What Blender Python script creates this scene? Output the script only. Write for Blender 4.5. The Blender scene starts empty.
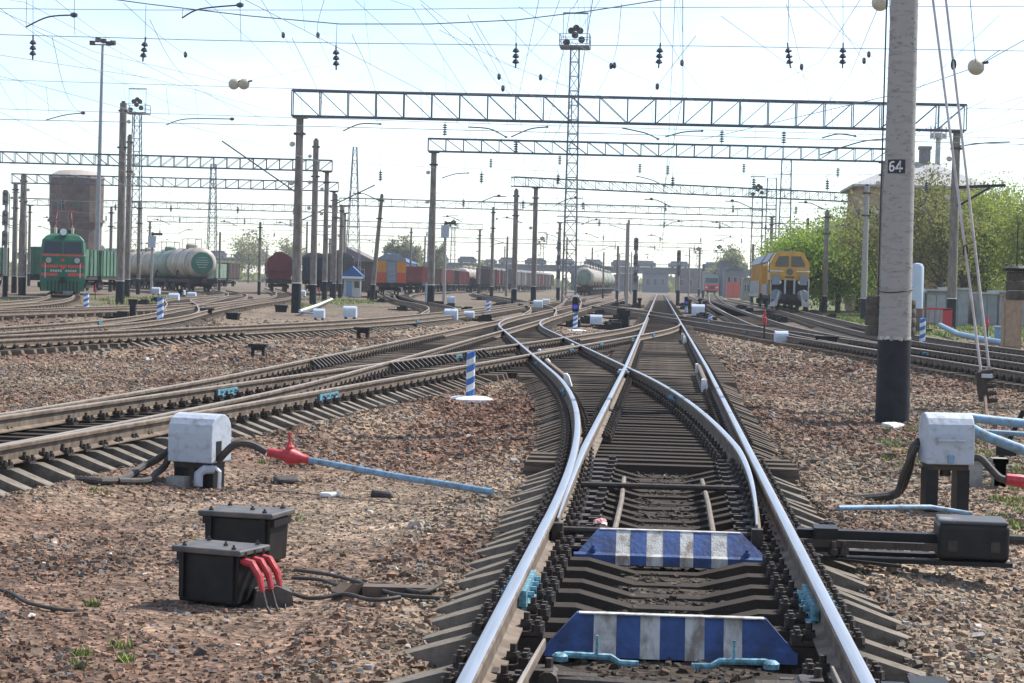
import bpy, math, random
import numpy as np
from mathutils import Vector, Matrix

random.seed(7)
rng = np.random.default_rng(11)
R = math.radians
scene = bpy.context.scene
col = scene.collection

# ------------------------------------------------------------------ camera
FPX = 2000.0                       # focal length in pixels of a 1024 wide frame
EYE = 1.86                         # eye height above the ballast
VPX, VPY, ROLL = 666.0, 287.0, 0.024
CAMP = Vector((-0.05, 0.0, EYE))
_d = Vector((VPX - 512.0, 341.5 - VPY, -FPX))
_u = Vector((1.0, -ROLL, 0.0)).cross(_d)
AY = _d.normalized(); AZ = _u.normalized(); AX = AY.cross(AZ)
CR = Matrix((AX, AY, AZ))          # camera space -> world
cam = bpy.data.cameras.new('camera')
cam.sensor_width = 36.0
cam.lens = FPX / 1024.0 * 36.0
cam.clip_start = 0.1
cam.clip_end = 9000.0
camo = bpy.data.objects.new('camera', cam)
camo.matrix_world = Matrix.Translation(CAMP) @ CR.to_4x4()
col.objects.link(camo)
scene.camera = camo

# ------------------------------------------------------------------ sky and sun
SUN_AZ = math.atan2(0.76, 0.65)    # clockwise from +Y
SUN_EL = R(50)
w = bpy.data.worlds.new('World'); scene.world = w; w.use_nodes = True
nt = w.node_tree; nt.nodes.clear()
def wn(t, **k):
    n = nt.nodes.new(t)
    for a, b in k.items(): setattr(n, a, b)
    return n
sky = wn('ShaderNodeTexSky', sky_type='NISHITA', sun_disc=False, sun_elevation=SUN_EL, sun_rotation=SUN_AZ, air_density=1.0, dust_density=0.2, ozone_density=1.0)
tc = wn('ShaderNodeTexCoord')
mp = wn('ShaderNodeMapping'); mp.inputs['Scale'].default_value = (1.0, 1.0, 3.2)
nz = wn('ShaderNodeTexNoise'); nz.inputs['Scale'].default_value = 4.2; nz.inputs['Detail'].default_value = 7; nz.inputs['Roughness'].default_value = 0.56
cr = wn('ShaderNodeValToRGB'); cr.color_ramp.elements[0].position = 0.36; cr.color_ramp.elements[1].position = 0.66
cr.color_ramp.elements[1].color = (0.46, 0.46, 0.46, 1)
mx = wn('ShaderNodeMix', data_type='RGBA'); mx.inputs['B'].default_value = (8.6, 8.7, 8.8, 1)
wb = wn('ShaderNodeMix', data_type='RGBA', blend_type='MULTIPLY'); wb.inputs['Factor'].default_value = 1.0; wb.inputs['B'].default_value = (0.95, 1.02, 1.13, 1)   # cool white balance of the whole sky
bg = wn('ShaderNodeBackground'); bg.inputs['Strength'].default_value = 0.125
out = wn('ShaderNodeOutputWorld')
L = nt.links.new
L(tc.outputs['Generated'], mp.inputs['Vector']); L(mp.outputs[0], nz.inputs['Vector']); L(nz.outputs['Fac'], cr.inputs[0])
L(cr.outputs[0], mx.inputs['Factor']); L(sky.outputs[0], wb.inputs['A']); L(wb.outputs['Result'], mx.inputs['A']); L(mx.outputs['Result'], bg.inputs['Color']); L(bg.outputs[0], out.inputs['Surface'])

sl = bpy.data.lights.new('sun', 'SUN'); sl.energy = 5.0; sl.angle = R(0.53); sl.color = (1.0, 0.955, 0.88)
so = bpy.data.objects.new('sun', sl); col.objects.link(so)
SUNV = Vector((math.sin(SUN_AZ) * math.cos(SUN_EL), math.cos(SUN_AZ) * math.cos(SUN_EL), math.sin(SUN_EL)))
so.rotation_euler = SUNV.to_track_quat('Z', 'Y').to_euler(); so.location = SUNV * 80

vs = scene.view_settings
vs.view_transform = 'Standard'; vs.look = 'None'; vs.gamma = 1.0; vs.use_curve_mapping = False
vs.exposure = 0.55
scene.cycles.use_denoising = True
scene.cycles.max_bounces = 6
scene.cycles.volume_bounces = 0

# ------------------------------------------------------------------ helpers
def smooth(a, b, x):
    t = np.clip((x - a) / (b - a), 0, 1); return t * t * (3 - 2 * t)

def ray(px, py):
    v = Vector((px - 512.0, 341.5 - py, -FPX)); return CR @ v

def S(px, py, Y):
    """world point on the upright plane at distance Y that a sight line through (px, py) meets"""
    r = ray(px, py); t = Y / r.y
    return CAMP + r * t

def P(px, py, z=None):
    """ground point seen along the sight line (px, py)"""
    r = ray(px, py); zz = -0.08 if z is None else z
    for _ in range(1 if z is not None else 4):
        t = (zz - EYE) / r.z; p = CAMP + r * t
        if z is None: zz = float(gz(p.x, p.y))
    p.z = zz
    return p

MATS = {}
def mat(name, c, rough=0.85, metal=0.0, c2=None, scale=6.0, amount=0.5, bump=0.0, bscale=40.0, detail=4.0, attr=None, spec=None, stretch=None, lo=0.35, hi=0.65):
    """procedural: two colours mixed by noise, fine speckle, optional bump and colour attribute"""
    if name in MATS: return MATS[name]
    m = bpy.data.materials.new(name); m.use_nodes = True; t = m.node_tree; n = t.nodes; l = t.links.new
    b = n['Principled BSDF']; b.inputs['Roughness'].default_value = rough; b.inputs['Metallic'].default_value = metal
    if spec is not None: b.inputs['Specular IOR Level'].default_value = spec
    co = n.new('ShaderNodeTexCoord'); vec = co.outputs['Object']
    if stretch:
        q = n.new('ShaderNodeMapping'); q.inputs['Scale'].default_value = stretch; l(vec, q.inputs['Vector']); vec = q.outputs[0]
    if c2 is None: c2 = tuple(x * 0.62 for x in c)
    nz = n.new('ShaderNodeTexNoise'); nz.inputs['Scale'].default_value = scale; nz.inputs['Detail'].default_value = detail; nz.inputs['Roughness'].default_value = 0.62
    l(vec, nz.inputs['Vector'])
    mr = n.new('ShaderNodeMapRange'); mr.inputs[1].default_value = lo; mr.inputs[2].default_value = hi; mr.inputs[3].default_value = 0; mr.inputs[4].default_value = amount * 1.6
    l(nz.outputs['Fac'], mr.inputs[0])
    mx = n.new('ShaderNodeMix'); mx.data_type = 'RGBA'; mx.clamp_factor = True
    mx.inputs['A'].default_value = (*c, 1); mx.inputs['B'].default_value = (*c2, 1); l(mr.outputs[0], mx.inputs['Factor'])
    colout = mx.outputs['Result']
    if attr:
        at = n.new('ShaderNodeAttribute'); at.attribute_name = attr
        m2 = n.new('ShaderNodeMix'); m2.data_type = 'RGBA'; m2.blend_type = 'MULTIPLY'; m2.inputs['Factor'].default_value = 1
        l(colout, m2.inputs['A']); l(at.outputs['Color'], m2.inputs['B']); colout = m2.outputs['Result']
    l(colout, b.inputs['Base Color'])
    if bump:
        nb = n.new('ShaderNodeTexNoise'); nb.inputs['Scale'].default_value = bscale; nb.inputs['Detail'].default_value = 5; l(vec, nb.inputs['Vector'])
        bp = n.new('ShaderNodeBump'); bp.inputs['Strength'].default_value = bump; bp.inputs['Distance'].default_value = 0.02
        l(nb.outputs['Fac'], bp.inputs['Height']); l(bp.outputs[0], b.inputs['Normal'])
    MATS[name] = m
    return m

class MB:
    def __init__(s): s.v = []; s.f = []; s.m = []; s.k = 0
    def add(s, vs, fs):
        o = len(s.v); s.v += [tuple(x) for x in vs]; s.f += [tuple(o + i for i in f) for f in fs]; s.m += [s.k] * len(fs); return s
    def mat(s, k): s.k = k; return s
    def box(s, c, d, rz=0.0, M=None):
        x, y, z = d[0] / 2, d[1] / 2, d[2] / 2
        vs = [Vector((sx * x, sy * y, sz * z)) for sz in (-1, 1) for sx, sy in ((-1, -1), (1, -1), (1, 1), (-1, 1))]
        if rz: q = Matrix.Rotation(rz, 3, 'Z'); vs = [q @ a for a in vs]
        if M is not None: vs = [M @ a for a in vs]
        c = Vector(c)
        return s.add([a + c for a in vs], [(0, 3, 2, 1), (4, 5, 6, 7), (0, 1, 5, 4), (1, 2, 6, 5), (2, 3, 7, 6), (3, 0, 4, 7)])
    def bar(s, p, q, wd, h=None):
        """square bar from p to q"""
        p = Vector(p); q = Vector(q); h = h or wd; d = q - p; n = d.length
        if n < 1e-6: return s
        d /= n; up = Vector((0, 0, 1)) if abs(d.z) < 0.95 else Vector((0, 1, 0))
        a = d.cross(up).normalized() * wd / 2; b = a.cross(d).normalized() * h / 2
        vs = [e + i * a + j * b for e in (p, q) for i, j in ((-1, -1), (1, -1), (1, 1), (-1, 1))]
        return s.add(vs, [(0, 1, 2, 3), (7, 6, 5, 4), (0, 4, 5, 1), (1, 5, 6, 2), (2, 6, 7, 3), (3, 7, 4, 0)])
    def cyl(s, p, q, r0, r1=None, n=10, caps=True):
        return s.tube([p, q], [r0, r0 if r1 is None else r1], n, caps)
    def tube(s, pts, r, n=6, caps=True):
        pts = [Vector(a) for a in pts]; k = len(pts)
        rr = r if isinstance(r, (list, tuple)) else [r] * k
        vs = []; pa = None
        for i, p in enumerate(pts):
            d = (pts[min(i + 1, k - 1)] - pts[max(i - 1, 0)])
            if d.length < 1e-9: d = Vector((0, 0, 1))
            d.normalize()
            if pa is None:
                up = Vector((0, 0, 1)) if abs(d.z) < 0.9 else Vector((0, 1, 0)); a = d.cross(up).normalized()
            else:
                a = (pa - d * pa.dot(d)); a = a.normalized() if a.length > 1e-6 else d.orthogonal().normalized()
            pa = a; b = d.cross(a)
            for j in range(n):
                t = 2 * math.pi * j / n; vs.append(p + (a * math.cos(t) + b * math.sin(t)) * rr[i])
        fs = [(i * n + j, i * n + (j + 1) % n, (i + 1) * n + (j + 1) % n, (i + 1) * n + j) for i in range(k - 1) for j in range(n)]
        if caps: fs += [tuple(range(n - 1, -1, -1)), tuple(range((k - 1) * n, k * n))]
        return s.add(vs, fs)
    def lathe(s, prof, n=16, c=(0, 0, 0), M=None):
        """profile of (radius, z) around z, base to top"""
        c = Vector(c); vs = []
        for r, z in prof:
            for j in range(n):
                t = 2 * math.pi * j / n; q = Vector((r * math.cos(t), r * math.sin(t), z))
                vs.append((M @ q if M is not None else q) + c)
        k = len(prof)
        fs = [(i * n + j, i * n + (j + 1) % n, (i + 1) * n + (j + 1) % n, (i + 1) * n + j) for i in range(k - 1) for j in range(n)]
        fs += [tuple(range(n - 1, -1, -1)), tuple(range((k - 1) * n, k * n))]
        return s.add(vs, fs)
    def prism(s, poly, a, b, axis='y', off=(0, 0, 0)):
        """extrude a 2-D outline (counter-clockwise) between a and b along an axis"""
        o = Vector(off); n = len(poly)
        def pt(u, v, t):
            return o + Vector({'x': (t, u, v), 'y': (u, t, v), 'z': (u, v, t)}[axis])
        vs = [pt(u, v, a) for u, v in poly] + [pt(u, v, b) for u, v in poly]
        fs = [tuple(range(n)), tuple(range(2 * n - 1, n - 1, -1))] + [(i, n + i, n + (i + 1) % n, (i + 1) % n) for i in range(n)]
        return s.add(vs, fs)
    def mesh(s, name, mats, smooth_=False):
        me = bpy.data.meshes.new(name); me.from_pydata(s.v, [], s.f)
        for m in (mats if isinstance(mats, (list, tuple)) else [mats]): me.materials.append(m)
        if any(s.m): me.polygons.foreach_set('material_index', s.m)
        if smooth_:
            me.polygons.foreach_set('use_smooth', [True] * len(me.polygons))
            try: me.set_sharp_from_angle(angle=R(38))
            except Exception: pass
        me.update(); return me
    def build(s, name, mats, parent=None, loc=None, rz=0.0, smooth_=False, world=False):
        return obj(name, s.mesh(name, mats, smooth_), parent, loc, rz, world)

def obj(name, me, parent=None, loc=None, rz=0.0, world=False):
    o = bpy.data.objects.new(name, me); col.objects.link(o)
    if loc is not None: o.location = loc
    if rz: o.rotation_euler = (0, 0, rz)
    if parent is not None:
        o.parent = parent
        if world: o.location = Vector(o.location) - (Vector(parent.location) + (Vector(parent.parent.location) if parent.parent else Vector()))
    return o

def tag(o, label=None, cat=None, group=None, kind=None):
    if label: o['label'] = label
    if cat: o['category'] = cat
    if group: o['group'] = group
    if kind: o['kind'] = kind
    return o

def thing(name, label, cat, loc=(0, 0, 0), rz=0.0, group=None):
    o = bpy.data.objects.new(name, None); o.empty_display_size = 0.2; col.objects.link(o)
    o.location = loc; o.rotation_euler = (0, 0, rz)
    return tag(o, label, cat, group)

# ------------------------------------------------------------------ track layout (plan, metres)
def hermite(pts):
    ys = np.array([p[0] for p in pts], float); xs = np.array([p[1] for p in pts], float)
    m = np.gradient(xs, ys)
    def f(Y):
        Y = np.asarray(Y, float); i = np.clip(np.searchsorted(ys, Y) - 1, 0, len(ys) - 2)
        h = ys[i + 1] - ys[i]; t = (Y - ys[i]) / h
        lo = t < 0; hi = t > 1; tc_ = np.clip(t, 0, 1)
        r = (2 * tc_**3 - 3 * tc_**2 + 1) * xs[i] + (tc_**3 - 2 * tc_**2 + tc_) * h * m[i] + (-2 * tc_**3 + 3 * tc_**2) * xs[i + 1] + (tc_**3 - tc_**2) * h * m[i + 1]
        r = np.where(lo, xs[0] + m[0] * (Y - ys[0]), r); r = np.where(hi, xs[-1] + m[-1] * (Y - ys[-1]), r)
        return r
    return f
def xA(Y): Y = np.asarray(Y, float); return np.where(Y < 40, 0.0, -0.003 * (Y - 40))
def xB(Y):
    Y = np.asarray(Y, float); t = np.clip(Y - 13.3, 0, 22.7); u = np.clip(Y - 70.1, 0, 22.7)
    return -0.11 * t * t / 45.4 - 0.11 * np.clip(Y - 36, 0, None) + 0.11 * u * u / 45.4 + 0.11 * np.clip(Y - 92.8, 0, None)
def xC(Y):
    Y = np.asarray(Y, float); t = np.clip(Y - 14, 0, 19)
    return -8.7 + 0.1085 * np.minimum(Y, 33) - 0.1085 * t * t / 38 + xA(Y)
def xD(Y):
    Y = np.asarray(Y, float); u = np.clip(Y - 68.7, 0, 23)
    return -8.7 + 0.1085 * np.minimum(Y, 91.7) - 0.1085 * u * u / 46 + xA(Y) * np.clip((Y - 40) / 50, 0, 1)
def xJ(Y): return 8.1 - 0.115 * (np.asarray(Y, float) - 41.3)
def xK(Y):
    Y = np.asarray(Y, float); t = np.clip(Y - 48, 0, 47.5)
    return 8.1 - 0.115 * (np.minimum(Y, 95.5) - 41.3) + 0.115 * t * t / 95 + 0.002 * np.clip(Y - 95, 0, None)
xL = hermite([(30, 12.6), (52, 10.1), (64, 9.0), (74, 8.5), (88, 8.4), (120, 8.85), (155, 9.4), (185, 9.15), (240, 8.9), (320, 8.9)])
xG = hermite([(25, -18.4), (45, -15.8), (55.5, -14.25), (65.4, -12.75), (79, -11.4), (95, -10.9), (150, -11.0), (320, -11.6)])
xH = hermite([(30, -18.3), (51, -17.8), (63, -18.0), (79, -19.9), (104, -25.5), (132, -32.5), (165, -37.0), (185, -40.8), (197, -46.2), (210, -52), (235, -63.1), (262, -75.1)])
xH2 = hermite([(79, -19.9), (95, -22.6), (125, -26.8), (160, -31.3), (200, -38.5), (238, -46.5), (300, -60)])
xI = hermite([(60, -27.5), (80, -26.6), (97, -26.0), (111, -26.6), (140, -31), (180, -39), (230, -52)])
xM = hermite([(80, -30), (110, -34.9), (138, -42.4), (160, -49.1), (200, -61), (300, -91)])
xN = hermite([(95, -10.9), (120, -13.5), (165, -21.5), (215, -29.7), (240, -33.6), (300, -43), (420, -60)])
xP = hermite([(165, -21.5), (215, -28.5), (262, -33.4), (320, -36), (420, -39.5), (540, -42)])
xO = hermite([(100, -6.4), (130, -8), (190, -14.5), (270, -25), (375, -34), (480, -33), (620, -33)])
xQ = hermite([(130, -6.5), (180, -8.4), (240, -11), (290, -12.2), (330, -12.3), (480, -12.2)])
xE = hermite([(130, 4.7), (200, 5.3), (300, 7.2), (480, 10.8), (560, 11.5)])
TRK = dict(A=(xA, -3, 460), B=(xB, 13.3, 92.8), C=(xC, 14, 300), D=(xD, 2, 91.5), J=(xJ, 18, 165), K=(xK, 48, 420), L=(xL, 30, 320),
           G=(xG, 25, 320), H=(xH, 30, 262), H2=(xH2, 79, 300), I=(xI, 60, 230), M=(xM, 70, 300), N=(xN, 95, 300), P=(xP, 165, 520), O=(xO, 100, 620), Q=(xQ, 130, 470), E=(xE, 130, 560))
RAILZ = 0.30
GAU = 0.7975

_cx = []
for k_, (f_, a_, b_) in TRK.items():
    yy_ = np.arange(max(a_, -3) if k_ not in 'BD' else a_, b_, 0.5); _cx.append((k_, f_, a_, b_))
def trackdist(x, y):
    x = np.asarray(x, float); y = np.asarray(y, float); d = np.full(np.broadcast(x, y).shape, 99.0)
    for k_, f_, a_, b_ in _cx:
        dd = np.abs(x - f_(y)); dd = np.where((y < a_ - 1) | (y > b_), 99.0, dd); d = np.minimum(d, dd)
    return d
def wob(x, y):
    return (np.sin(x * 1.3 + 0.7 * np.sin(y * 0.9)) * np.cos(y * 1.1 + 0.5 * np.sin(x * 1.7)) * 0.6 + np.sin(x * 3.1 + y * 2.3) * 0.25 + np.sin(x * 0.4 - y * 0.31) * 0.9)
def gz(x, y):
    """ballast surface: flat under the tracks, a little lower between them"""
    x = np.asarray(x, float); y = np.asarray(y, float)
    d = trackdist(x, y)
    near = 1 - smooth(120, 170, y)
    return -0.03 + 0.035 * (1 - smooth(0.25, 0.6, d)) - 0.065 * smooth(0.6, 0.85, d) * (1 - smooth(1.08, 1.34, d)) - 0.11 * smooth(1.4, 2.4, d) * near - 0.05 * (1 - near) + 0.018 * wob(x, y) * smooth(1.0, 2.0, d) * near
# ------------------------------------------------------------------ materials
CONC = mat('sleeper_concrete', (0.235, 0.205, 0.17), 0.95, spec=0.12, c2=(0.09, 0.075, 0.06), scale=5, amount=0.55, bump=0.35, bscale=60)
WOOD = mat('sleeper_timber', (0.195, 0.155, 0.12), 0.92, spec=0.15, c2=(0.07, 0.057, 0.047), scale=4, amount=0.6, bump=0.4, bscale=30, stretch=(0.6, 5, 5))
def oily(m, c, x0, x1, k=0.85):
    t = m.node_tree; n = t.nodes; l = t.links.new; b = n['Principled BSDF']; src = b.inputs['Base Color'].links[0].from_socket
    tcx = n.new('ShaderNodeTexCoord'); sp = n.new('ShaderNodeSeparateXYZ'); l(tcx.outputs['Object'], sp.inputs[0]); ab = n.new('ShaderNodeMath'); ab.operation = 'ABSOLUTE'; l(sp.outputs[0], ab.inputs[0])
    nz = n.new('ShaderNodeTexNoise'); nz.inputs['Scale'].default_value = 5.0; nz.inputs['Detail'].default_value = 5; l(tcx.outputs['Object'], nz.inputs['Vector'])
    ad = n.new('ShaderNodeMath'); ad.operation = 'MULTIPLY_ADD'; l(nz.outputs['Fac'], ad.inputs[0]); ad.inputs[1].default_value = 0.5; l(ab.outputs[0], ad.inputs[2])
    mr = n.new('ShaderNodeMapRange'); mr.inputs[1].default_value = x0 + .25; mr.inputs[2].default_value = x1 + .25; mr.inputs[3].default_value = k; mr.inputs[4].default_value = 0.0; l(ad.outputs[0], mr.inputs[0])
    mx = n.new('ShaderNodeMix'); mx.data_type = 'RGBA'; l(mr.outputs[0], mx.inputs['Factor']); l(src, mx.inputs['A']); mx.inputs['B'].default_value = (*c, 1); l(mx.outputs['Result'], b.inputs['Base Color'])
oily(CONC, (0.035, 0.029, 0.024), 0.78, 1.12, 0.9); oily(WOOD, (0.038, 0.031, 0.026), 0.8, 1.5, 0.88)
STEEL = mat('rail_polished', (0.34, 0.385, 0.45), 0.42, 0.65, c2=(0.25, 0.26, 0.28), scale=2.0, amount=0.4, stretch=(40, 0.6, 40))
TANST = mat('rail_worn', (0.34, 0.29, 0.235), 0.48, 0.35, c2=(0.21, 0.155, 0.105), scale=3.0, amount=0.55, stretch=(30, 0.5, 30))
RUST = mat('rail_rust', (0.19, 0.145, 0.105), 0.8, 0.0, c2=(0.085, 0.058, 0.04), scale=6, amount=0.6, bump=0.15, bscale=30)
DARKI = mat('dark_iron', (0.035, 0.03, 0.027), 0.65, 0.2, c2=(0.075, 0.055, 0.042), scale=14, amount=0.5, bump=0.2, bscale=50)
BLACK = mat('black_paint', (0.009, 0.0095, 0.011), 0.5, spec=0.3, c2=(0.02, 0.019, 0.018), scale=7, amount=0.6, bump=0.1, bscale=25)
CYAN = mat('cyan_paint', (0.17, 0.40, 0.50), 0.6, c2=(0.06, 0.13, 0.16), scale=26, amount=0.75, bump=0.2)
BLUEP = mat('blue_pipe_paint', (0.17, 0.31, 0.45), 0.55, c2=(0.11, 0.12, 0.12), scale=14, amount=0.6, bump=0.15, detail=8, lo=.45, hi=.7)
BLUE = mat('blue_board_paint', (0.028, 0.080, 0.25), 0.55, c2=(0.016, 0.034, 0.10), scale=7, amount=0.6, bump=0.25, bscale=30)
WHITEW = mat('weathered_white_paint', (0.52, 0.51, 0.48), 0.7, c2=(0.22, 0.18, 0.14), scale=5, amount=0.6, bump=0.3, bscale=30, stretch=(3, 3, 1), lo=0.42, hi=0.66)
WHITE = mat('white_paint', (0.74, 0.76, 0.78), 0.6, c2=(0.5, 0.5, 0.5), scale=9, amount=0.4, bump=0.12)
GREYB = mat('grey_cover_paint', (0.40, 0.44, 0.50), 0.5, c2=(0.20, 0.20, 0.20), scale=11, amount=0.55, bump=0.3, bscale=16, lo=0.52, hi=0.74, detail=8)
RED = mat('red_paint', (0.50, 0.035, 0.045), 0.5, c2=(0.28, 0.03, 0.035), scale=14, amount=0.5, bump=0.15)
PINK = mat('pink_rag', (0.75, 0.25, 0.25), 0.9, c2=(0.75, 0.6, 0.58), scale=22, amount=0.8)
HOSE = mat('black_hose', (0.035, 0.033, 0.032), 0.7, c2=(0.07, 0.06, 0.052), scale=16, amount=0.5, bump=0.2, bscale=60)
POLEC = mat('pole_concrete', (0.33, 0.315, 0.295), 0.9, c2=(0.18, 0.165, 0.15), scale=3.4, amount=0.55, bump=0.3, bscale=24, stretch=(1.3, 1.3, 4.5), lo=0.5, hi=0.75)
POLED = mat('old_pole_concrete', (0.25, 0.225, 0.20), 0.9, c2=(0.13, 0.11, 0.095), scale=2.6, amount=0.6, bump=0.2, stretch=(2, 2, 0.6))
BAND = mat('pole_black_band', (0.012, 0.015, 0.02), 0.65, spec=0.3, c2=(0.028, 0.03, 0.033), scale=5, amount=0.5, bump=0.15)
TRUSS = mat('gantry_steel', (0.10, 0.115, 0.155), 0.55, 0.3, c2=(0.07, 0.06, 0.06), scale=3, amount=0.5)
WIRE = mat('wire_metal', (0.26, 0.28, 0.31), 0.5, 0.4)
GLASSI = mat('insulator_porcelain', (0.50, 0.46, 0.34), 0.3, c2=(0.36, 0.32, 0.24), scale=5)
DARKIN = mat('insulator_brown', (0.055, 0.06, 0.07), 0.3, c2=(0.03, 0.03, 0.035), scale=5)
CONB = mat('rough_concrete', (0.33, 0.32, 0.30), 0.92, c2=(0.2, 0.19, 0.17), scale=7, amount=0.6, bump=0.4, bscale=22)

# ------------------------------------------------------------------ ground
def axis(lo, hi, f0, f1, fine, grow, far):
    a = list(np.arange(f0, f1 + fine / 2, fine)); st = fine; x = a[-1]
    while x < hi: st = min(st * grow, far); x += st; a.append(x)
    st = fine; x = a[0]
    while x > lo: st = min(st * grow, far); x -= st; a.insert(0, x)
    return np.array(a)
def fbm(x, y, s, seed):
    r = np.zeros_like(x); a = 1.0
    for i in range(4):
        q = np.random.default_rng(seed + i).uniform(0, 6.28, 6); k = s * 2 ** i
        r += a * (np.sin(k * x + q[0] + 1.7 * np.sin(k * 0.7 * y + q[1])) * np.sin(k * y + q[2] + 1.5 * np.sin(k * 0.8 * x + q[3]))); a *= 0.55
    return r
def tint(x, y):
    """colour of the ballast bed as laid: red crushed stone, paler dusty stretches, oil along the rails, weeds"""
    n1 = fbm(x, y, 0.33, 5); n2 = fbm(x, y, 1.2, 9)
    red = np.array([0.165, 0.105, 0.074]); dust = np.array([0.215, 0.163, 0.116]); oil = np.array([0.026, 0.021, 0.018]); grn = np.array([0.12, 0.135, 0.05])
    k = np.clip(0.5 + 0.55 * n1 + 0.25 * n2 + 0.2 * smooth(40, 110, y), 0, 1)[..., None]
    c = (red * (1 - k) + dust * k) * np.clip(1.0 + 0.16 * fbm(x, y, 0.7, 77) + 0.10 * fbm(x, y, 2.6, 78), .6, 1.35)[..., None]
    # redder new stone around the heel of the first turnout
    rr = np.exp(-(((x + 2.6) / 1.1) ** 2 + ((y - 28) / 7.0) ** 2))[..., None]
    c = c * (1 - 0.7 * rr) + np.array([0.155, 0.076, 0.048]) * 0.7 * rr
    fr = (0.75 * smooth(60, 130, y) * np.clip(.75 + .35 * fbm(x, y, .22, 61), 0, 1))[..., None]; c = c * (1 - fr) + np.array([0.125, 0.104, 0.082]) * fr
    d = trackdist(x, y)
    o = (1 - smooth(0.95, 1.5 + 1.0 * smooth(60, 120, y), d + 0.12 * n2)) * (0.86 - 0.55 * smooth(22, 50, y) * (x < -4) - 0.25 * smooth(40, 90, y))
    c = c * (1 - o[..., None]) + oil * o[..., None]
    g = smooth(0.25, 1.1, fbm(x, y, 0.12, 31)) * smooth(95, 150, y) * smooth(2.2, 3.4, d) * 0.7
    g = np.maximum(g, smooth(9.5, 12, x) * smooth(78, 100, y) * 0.85 * smooth(1.6, 2.4, d))
    c = c * (1 - g[..., None]) + grn * g[..., None]
    return c
def setcol(me, c):
    a = me.color_attributes.new('col', 'FLOAT_COLOR', 'POINT')
    a.data.foreach_set('color', np.concatenate([c, np.ones((len(c), 1))], 1).astype(np.float32).ravel())

gm = bpy.data.materials.new('ballast_ground'); gm.use_nodes = True
t = gm.node_tree; n = t.nodes; l = t.links.new; b = n['Principled BSDF']; b.inputs['Roughness'].default_value = 0.95; b.inputs['Specular IOR Level'].default_value = 0.2
co = n.new('ShaderNodeTexCoord'); at = n.new('ShaderNodeAttribute'); at.attribute_name = 'col'
vo = n.new('ShaderNodeTexVoronoi'); vo.inputs['Scale'].default_value = 17; vo2 = n.new('ShaderNodeTexVoronoi'); vo2.inputs['Scale'].default_value = 4.5
nz_ = n.new('ShaderNodeTexNoise'); nz_.inputs['Scale'].default_value = 2.3; nz_.inputs['Detail'].default_value = 9; nz_.inputs['Roughness'].default_value = 0.72
for q in (vo, vo2, nz_): l(co.outputs['Object'], q.inputs['Vector'])
hs = n.new('ShaderNodeSeparateColor'); l(vo.outputs['Color'], hs.inputs[0])
hs2 = n.new('ShaderNodeSeparateColor'); l(vo2.outputs['Color'], hs2.inputs[0])
r1 = n.new('ShaderNodeMapRange'); r1.inputs[3].default_value = 0.55; r1.inputs[4].default_value = 1.5; l(hs.outputs[0], r1.inputs[0])
r2 = n.new('ShaderNodeMapRange'); r2.inputs[3].default_value = 0.82; r2.inputs[4].default_value = 1.18; l(hs2.outputs[0], r2.inputs[0])
r3 = n.new('ShaderNodeMapRange'); r3.inputs[1].default_value = 0.3; r3.inputs[2].default_value = 0.7; r3.inputs[3].default_value = 0.45; r3.inputs[4].default_value = 1.45; l(nz_.outputs['Fac'], r3.inputs[0])
m1 = n.new('ShaderNodeMath'); m1.operation = 'MULTIPLY'; l(r1.outputs[0], m1.inputs[0]); l(r2.outputs[0], m1.inputs[1])
m2 = n.new('ShaderNodeMath'); m2.operation = 'MULTIPLY'; l(m1.outputs[0], m2.inputs[0]); l(r3.outputs[0], m2.inputs[1])
vm = n.new('ShaderNodeVectorMath'); vm.operation = 'SCALE'; l(at.outputs['Color'], vm.inputs[0]); l(m2.outputs[0], vm.inputs['Scale']); l(vm.outputs[0], b.inputs['Base Color'])
bp = n.new('ShaderNodeBump'); bp.inputs['Strength'].default_value = 1.0; bp.inputs['Distance'].default_value = 0.035; l(vo.outputs['Distance'], bp.inputs['Height']); l(bp.outputs[0], b.inputs['Normal'])

gx = axis(-750, 600, -13.5, 9.5, 0.16, 1.06, 120); gy = axis(-60, 1250, 5.0, 46.0, 0.16, 1.03, 150)
XX, YY = np.meshgrid(gx, gy); ZZ = gz(XX, YY)
nx, ny = len(gx), len(gy)
me = bpy.data.meshes.new('ground')
idx = np.arange(nx * ny).reshape(ny, nx)
quads = np.stack([idx[:-1, :-1], idx[:-1, 1:], idx[1:, 1:], idx[1:, :-1]], -1).reshape(-1, 4)
def npmesh(me, V, F):
    k = F.shape[1]
    me.vertices.add(len(V)); me.vertices.foreach_set('co', V.astype(np.float32).ravel())
    me.loops.add(F.size); me.loops.foreach_set('vertex_index', F.astype(np.int32).ravel())
    me.polygons.add(len(F)); me.polygons.foreach_set('loop_start', np.arange(0, F.size, k, dtype=np.int32))
    me.update(calc_edges=True); me.polygons.foreach_set('use_smooth', np.zeros(len(F), dtype=bool))
npmesh(me, np.stack([XX, YY, ZZ], -1).reshape(-1, 3), quads)
setcol(me, tint(XX, YY).reshape(-1, 3)); me.polygons.foreach_set('use_smooth', [True] * len(me.polygons)); me.materials.append(gm)
tag(obj('ground', me), kind='structure')

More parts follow.
